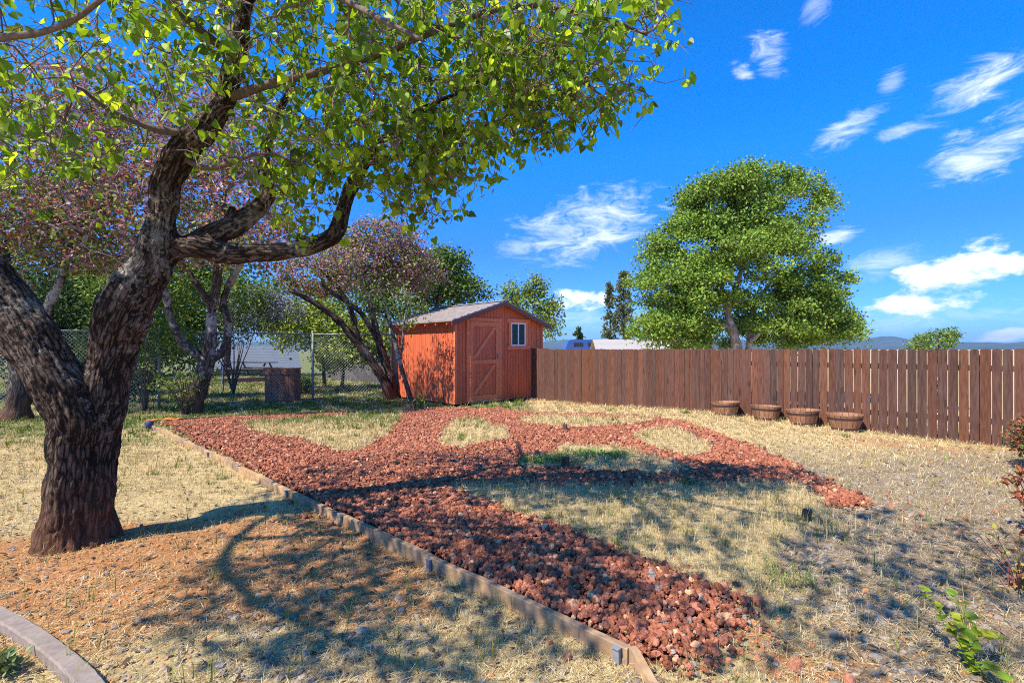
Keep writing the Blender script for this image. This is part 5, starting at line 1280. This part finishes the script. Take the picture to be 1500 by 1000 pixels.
tag(m_.build('hills', M['hill'], smooth=True), kind='structure')

# ------------------------------------------------------------------ haze
hm = bpy.data.materials.new('haze_air'); hm.use_nodes = True; nt = hm.node_tree
for n_ in list(nt.nodes):
    if n_.type == 'BSDF_PRINCIPLED': nt.nodes.remove(n_)
pv = nt.nodes.new('ShaderNodeVolumePrincipled'); pv.inputs['Color'].default_value = (.5, .74, 1, 1); pv.inputs['Density'].default_value = .00015; pv.inputs['Anisotropy'].default_value = .2
nt.links.new(pv.outputs[0], [q for q in nt.nodes if q.type == 'OUTPUT_MATERIAL'][0].inputs['Volume'])
USE_HAZE = True
if USE_HAZE:
    m_ = MB(); m_.box(0, 0, 70, 13000, 13000, 200); tag(m_.build('haze', hm), kind='stuff')

# ------------------------------------------------------------------ sun, sky, camera
EL_, shd = R(52), np.array([.76, .65]); shd = shd / np.linalg.norm(shd)
sd_ = Vector((shd[0] * math.cos(EL_), shd[1] * math.cos(EL_), -math.sin(EL_)))
sl_ = bpy.data.lights.new('sun', 'SUN'); sl_.energy = 4.9; sl_.angle = R(.53); sl_.color = (1, .915, .77)
so_ = bpy.data.objects.new('sun', sl_); COL.objects.link(so_); so_.rotation_euler = sd_.to_track_quat('-Z', 'Y').to_euler(); so_.location = (-20, -10, 30)

wd_ = bpy.data.worlds.new('World'); SC.world = wd_; wd_.use_nodes = True; nt = wd_.node_tree; N = nt.nodes; L = nt.links
bg = N['Background']; bg.inputs['Strength'].default_value = .118
sk = N.new('ShaderNodeTexSky'); sk.sky_type = 'NISHITA'; sk.sun_disc = False; sk.sun_elevation = EL_; sk.sun_rotation = math.atan2(-shd[0], -shd[1]); sk.altitude = 400; sk.air_density = 1.0; sk.dust_density = .4; sk.ozone_density = 2.0
hs = N.new('ShaderNodeHueSaturation'); hs.inputs['Saturation'].default_value = 1.5; hs.inputs['Value'].default_value = 1.0; L.new(sk.outputs[0], hs.inputs['Color'])
gmm = N.new('ShaderNodeVectorMath'); gmm.operation = 'MULTIPLY'; gmm.inputs[1].default_value = (.66, 1.10, 1.46); L.new(hs.outputs[0], gmm.inputs[0])
tc = N.new('ShaderNodeTexCoord'); sx = N.new('ShaderNodeSeparateXYZ'); L.new(tc.outputs['Generated'], sx.inputs[0])
rmp = N.new('ShaderNodeValToRGB'); L.new(sx.outputs[2], rmp.inputs[0]); er = rmp.color_ramp.elements
er[0].position = 0.0; er[0].color = (.30, .46, .80, 1); er[1].position = .47; er[1].color = (.45, 1.0, 1.0, 1)
for p_, c_ in ((.08, (.36, .48, .80, 1)), (.2, (.5, .56, .84, 1)), (.35, (.58, .92, .98, 1))):
    e_ = er.new(p_); e_.color = c_
grad = N.new('ShaderNodeVectorMath'); grad.operation = 'MULTIPLY'; L.new(gmm.outputs[0], grad.inputs[0]); L.new(rmp.outputs[0], grad.inputs[1])
def mth(op, a, b=None, c=None, clamp=False):
    m = N.new('ShaderNodeMath'); m.operation = op; m.use_clamp = clamp
    for i, q in enumerate((a, b, c)):
        if q is None: continue
        if isinstance(q, (int, float)): m.inputs[i].default_value = q
        else: L.new(q, m.inputs[i])
    return m.outputs[0]
azm = mth('ARCTAN2', sx.outputs[0], sx.outputs[1]); elv = mth('ARCSINE', sx.outputs[2])
cv = N.new('ShaderNodeCombineXYZ'); L.new(azm, cv.inputs[0]); L.new(elv, cv.inputs[1])
def cnoise(scale, stretch, rot, det=10, rough=.6, dist=.3):
    mp = N.new('ShaderNodeMapping'); mp.inputs['Scale'].default_value = stretch; mp.inputs['Rotation'].default_value = (0, 0, rot); L.new(cv.outputs[0], mp.inputs[0])
    n = N.new('ShaderNodeTexNoise'); n.inputs['Scale'].default_value = scale; n.inputs['Detail'].default_value = det; n.inputs['Roughness'].default_value = rough; n.inputs['Distortion'].default_value = dist
    L.new(mp.outputs[0], n.inputs['Vector']); return n.outputs[0]
def azel(px, py):
    x = (px - 750) / F; z = (HY - py) / F; return math.atan2(x, 1), math.atan2(z, math.hypot(x, 1))
wisp = cnoise(12, (1, 2.7, 1), R(-22), 14, .70, .9); puff = cnoise(15, (1, 1.8, 1), 0, 12, .6, .15)
def blob(px, py, wpx, hpx, rot, amt, nz, lo, hi):
    """cloud patch: az/el ellipse times noise"""
    a, e = azel(px, py); k = math.cos(a); ra = 1.25 * wpx / F * k * k; re = 1.3 * hpx / F * k
    mp = N.new('ShaderNodeMapping'); mp.vector_type = 'TEXTURE'; mp.inputs['Location'].default_value = (a, e, 0); mp.inputs['Rotation'].default_value = (0, 0, rot); mp.inputs['Scale'].default_value = (ra, re, 1)
    L.new(cv.outputs[0], mp.inputs[0])
    ln = N.new('ShaderNodeVectorMath'); ln.operation = 'LENGTH'; L.new(mp.outputs[0], ln.inputs[0])
    f = N.new('ShaderNodeMapRange'); f.interpolation_type = 'SMOOTHSTEP'; f.inputs[1].default_value = 1.25; f.inputs[2].default_value = .1; L.new(ln.outputs['Value'], f.inputs[0])
    s = mth('MULTIPLY_ADD', f.outputs[0], .36, nz); s = mth('SUBTRACT', s, .30)
    g = N.new('ShaderNodeMapRange'); g.interpolation_type = 'SMOOTHSTEP'; g.inputs[1].default_value = lo; g.inputs[2].default_value = hi; g.inputs[4].default_value = amt; L.new(s, g.inputs[0])
    return mth('MULTIPLY', g.outputs[0], mth('MINIMUM', mth('MULTIPLY', f.outputs[0], 4), 1.0))
BL_ = [(855, 330, 130, 55, R(14), .8, wisp, .35, .77), (880, 345, 80, 28, R(12), .85, wisp, .35, .77), (760, 362, 60, 16, R(5), .5, wisp, .35, .77), (1385, 412, 140, 44, R(11), 1.0, puff, .36, .56), (1330, 440, 75, 18, R(3), 1.0, puff, .36, .56), (1450, 395, 90, 26, R(10), 1.0, puff, .36, .56), (1240, 190, 75, 24, R(22), .7, wisp, .35, .77), (1430, 120, 95, 36, R(22), .85, wisp, .35, .77), (1450, 215, 120, 40, R(22), .85, wisp, .35, .77),
       (1125, 78, 30, 34, R(50), .7, wisp, .35, .77), (1085, 105, 16, 22, R(60), .6, wisp, .35, .77), (1305, 120, 28, 18, R(15), .55, wisp, .35, .77), (1320, 190, 60, 14, R(15), .5, wisp, .35, .77), (1225, 347, 40, 13, R(8), .75, wisp, .35, .77), (1295, 385, 65, 26, R(5), .5, wisp, .35, .77), (860, 438, 55, 20, R(5), .95, puff, .36, .56), (1470, 490, 50, 12, R(4), .8, puff, .36, .56), (1330, 468, 260, 22, R(1), .35, wisp, .35, .77), (860, 470, 160, 24, 0, .4, wisp, .35, .77), (1195, 12, 30, 24, R(60), .4, wisp, .35, .77),
       (-200, 200, 700, 260, 0, .35, wisp, .5, .8)]
tot = None
for b in BL_:
    o = blob(*b); tot = o if tot is None else mth('MAXIMUM', tot, o)
cc = N.new('ShaderNodeMix'); cc.data_type = 'RGBA'; L.new(tot, cc.inputs[0]); L.new(grad.outputs[0], cc.inputs[6]); 
shd_n = N.new('ShaderNodeMapRange'); shd_n.inputs[1].default_value = .35; shd_n.inputs[2].default_value = .65; L.new(puff, shd_n.inputs[0])
cw = N.new('ShaderNodeMix'); cw.data_type = 'RGBA'; cw.inputs[6].default_value = (5.0, 5.7, 7.2, 1); cw.inputs[7].default_value = (7.6, 7.8, 8.2, 1); L.new(shd_n.outputs[0], cw.inputs[0])
L.new(cw.outputs[2], cc.inputs[7]); L.new(cc.outputs[2], bg.inputs['Color'])

cam = bpy.data.cameras.new('camera'); co_ = bpy.data.objects.new('camera', cam); COL.objects.link(co_)
cam.sensor_width = 36; cam.lens = F / 1500 * 36; cam.shift_y = 11 / 1500; cam.clip_end = 20000; cam.clip_start = .05
co_.location = (0, 0, H); co_.rotation_euler = (R(90), 0, 0); SC.camera = co_

SC.view_settings.view_transform = 'Standard'; SC.view_settings.look = 'None'; SC.view_settings.exposure = .85; SC.view_settings.gamma = 1
cy = SC.cycles; cy.max_bounces = 7; cy.diffuse_bounces = 3; cy.glossy_bounces = 2; cy.transmission_bounces = 4; cy.volume_bounces = 0; cy.transparent_max_bounces = 6
cy.use_denoising = False; cy.pixel_filter_type = 'BLACKMAN_HARRIS'; cy.filter_width = 1.05
try: cy.denoiser = 'OPENIMAGEDENOISE'; cy.denoising_input_passes = 'RGB_ALBEDO_NORMAL'; cy.denoising_prefilter = 'ACCURATE'
except Exception: pass
cy.caustics_reflective = False; cy.caustics_refractive = False; cy.sample_clamp_indirect = 6
print('ROCKS', NROCK, 'BLADES', NBL)
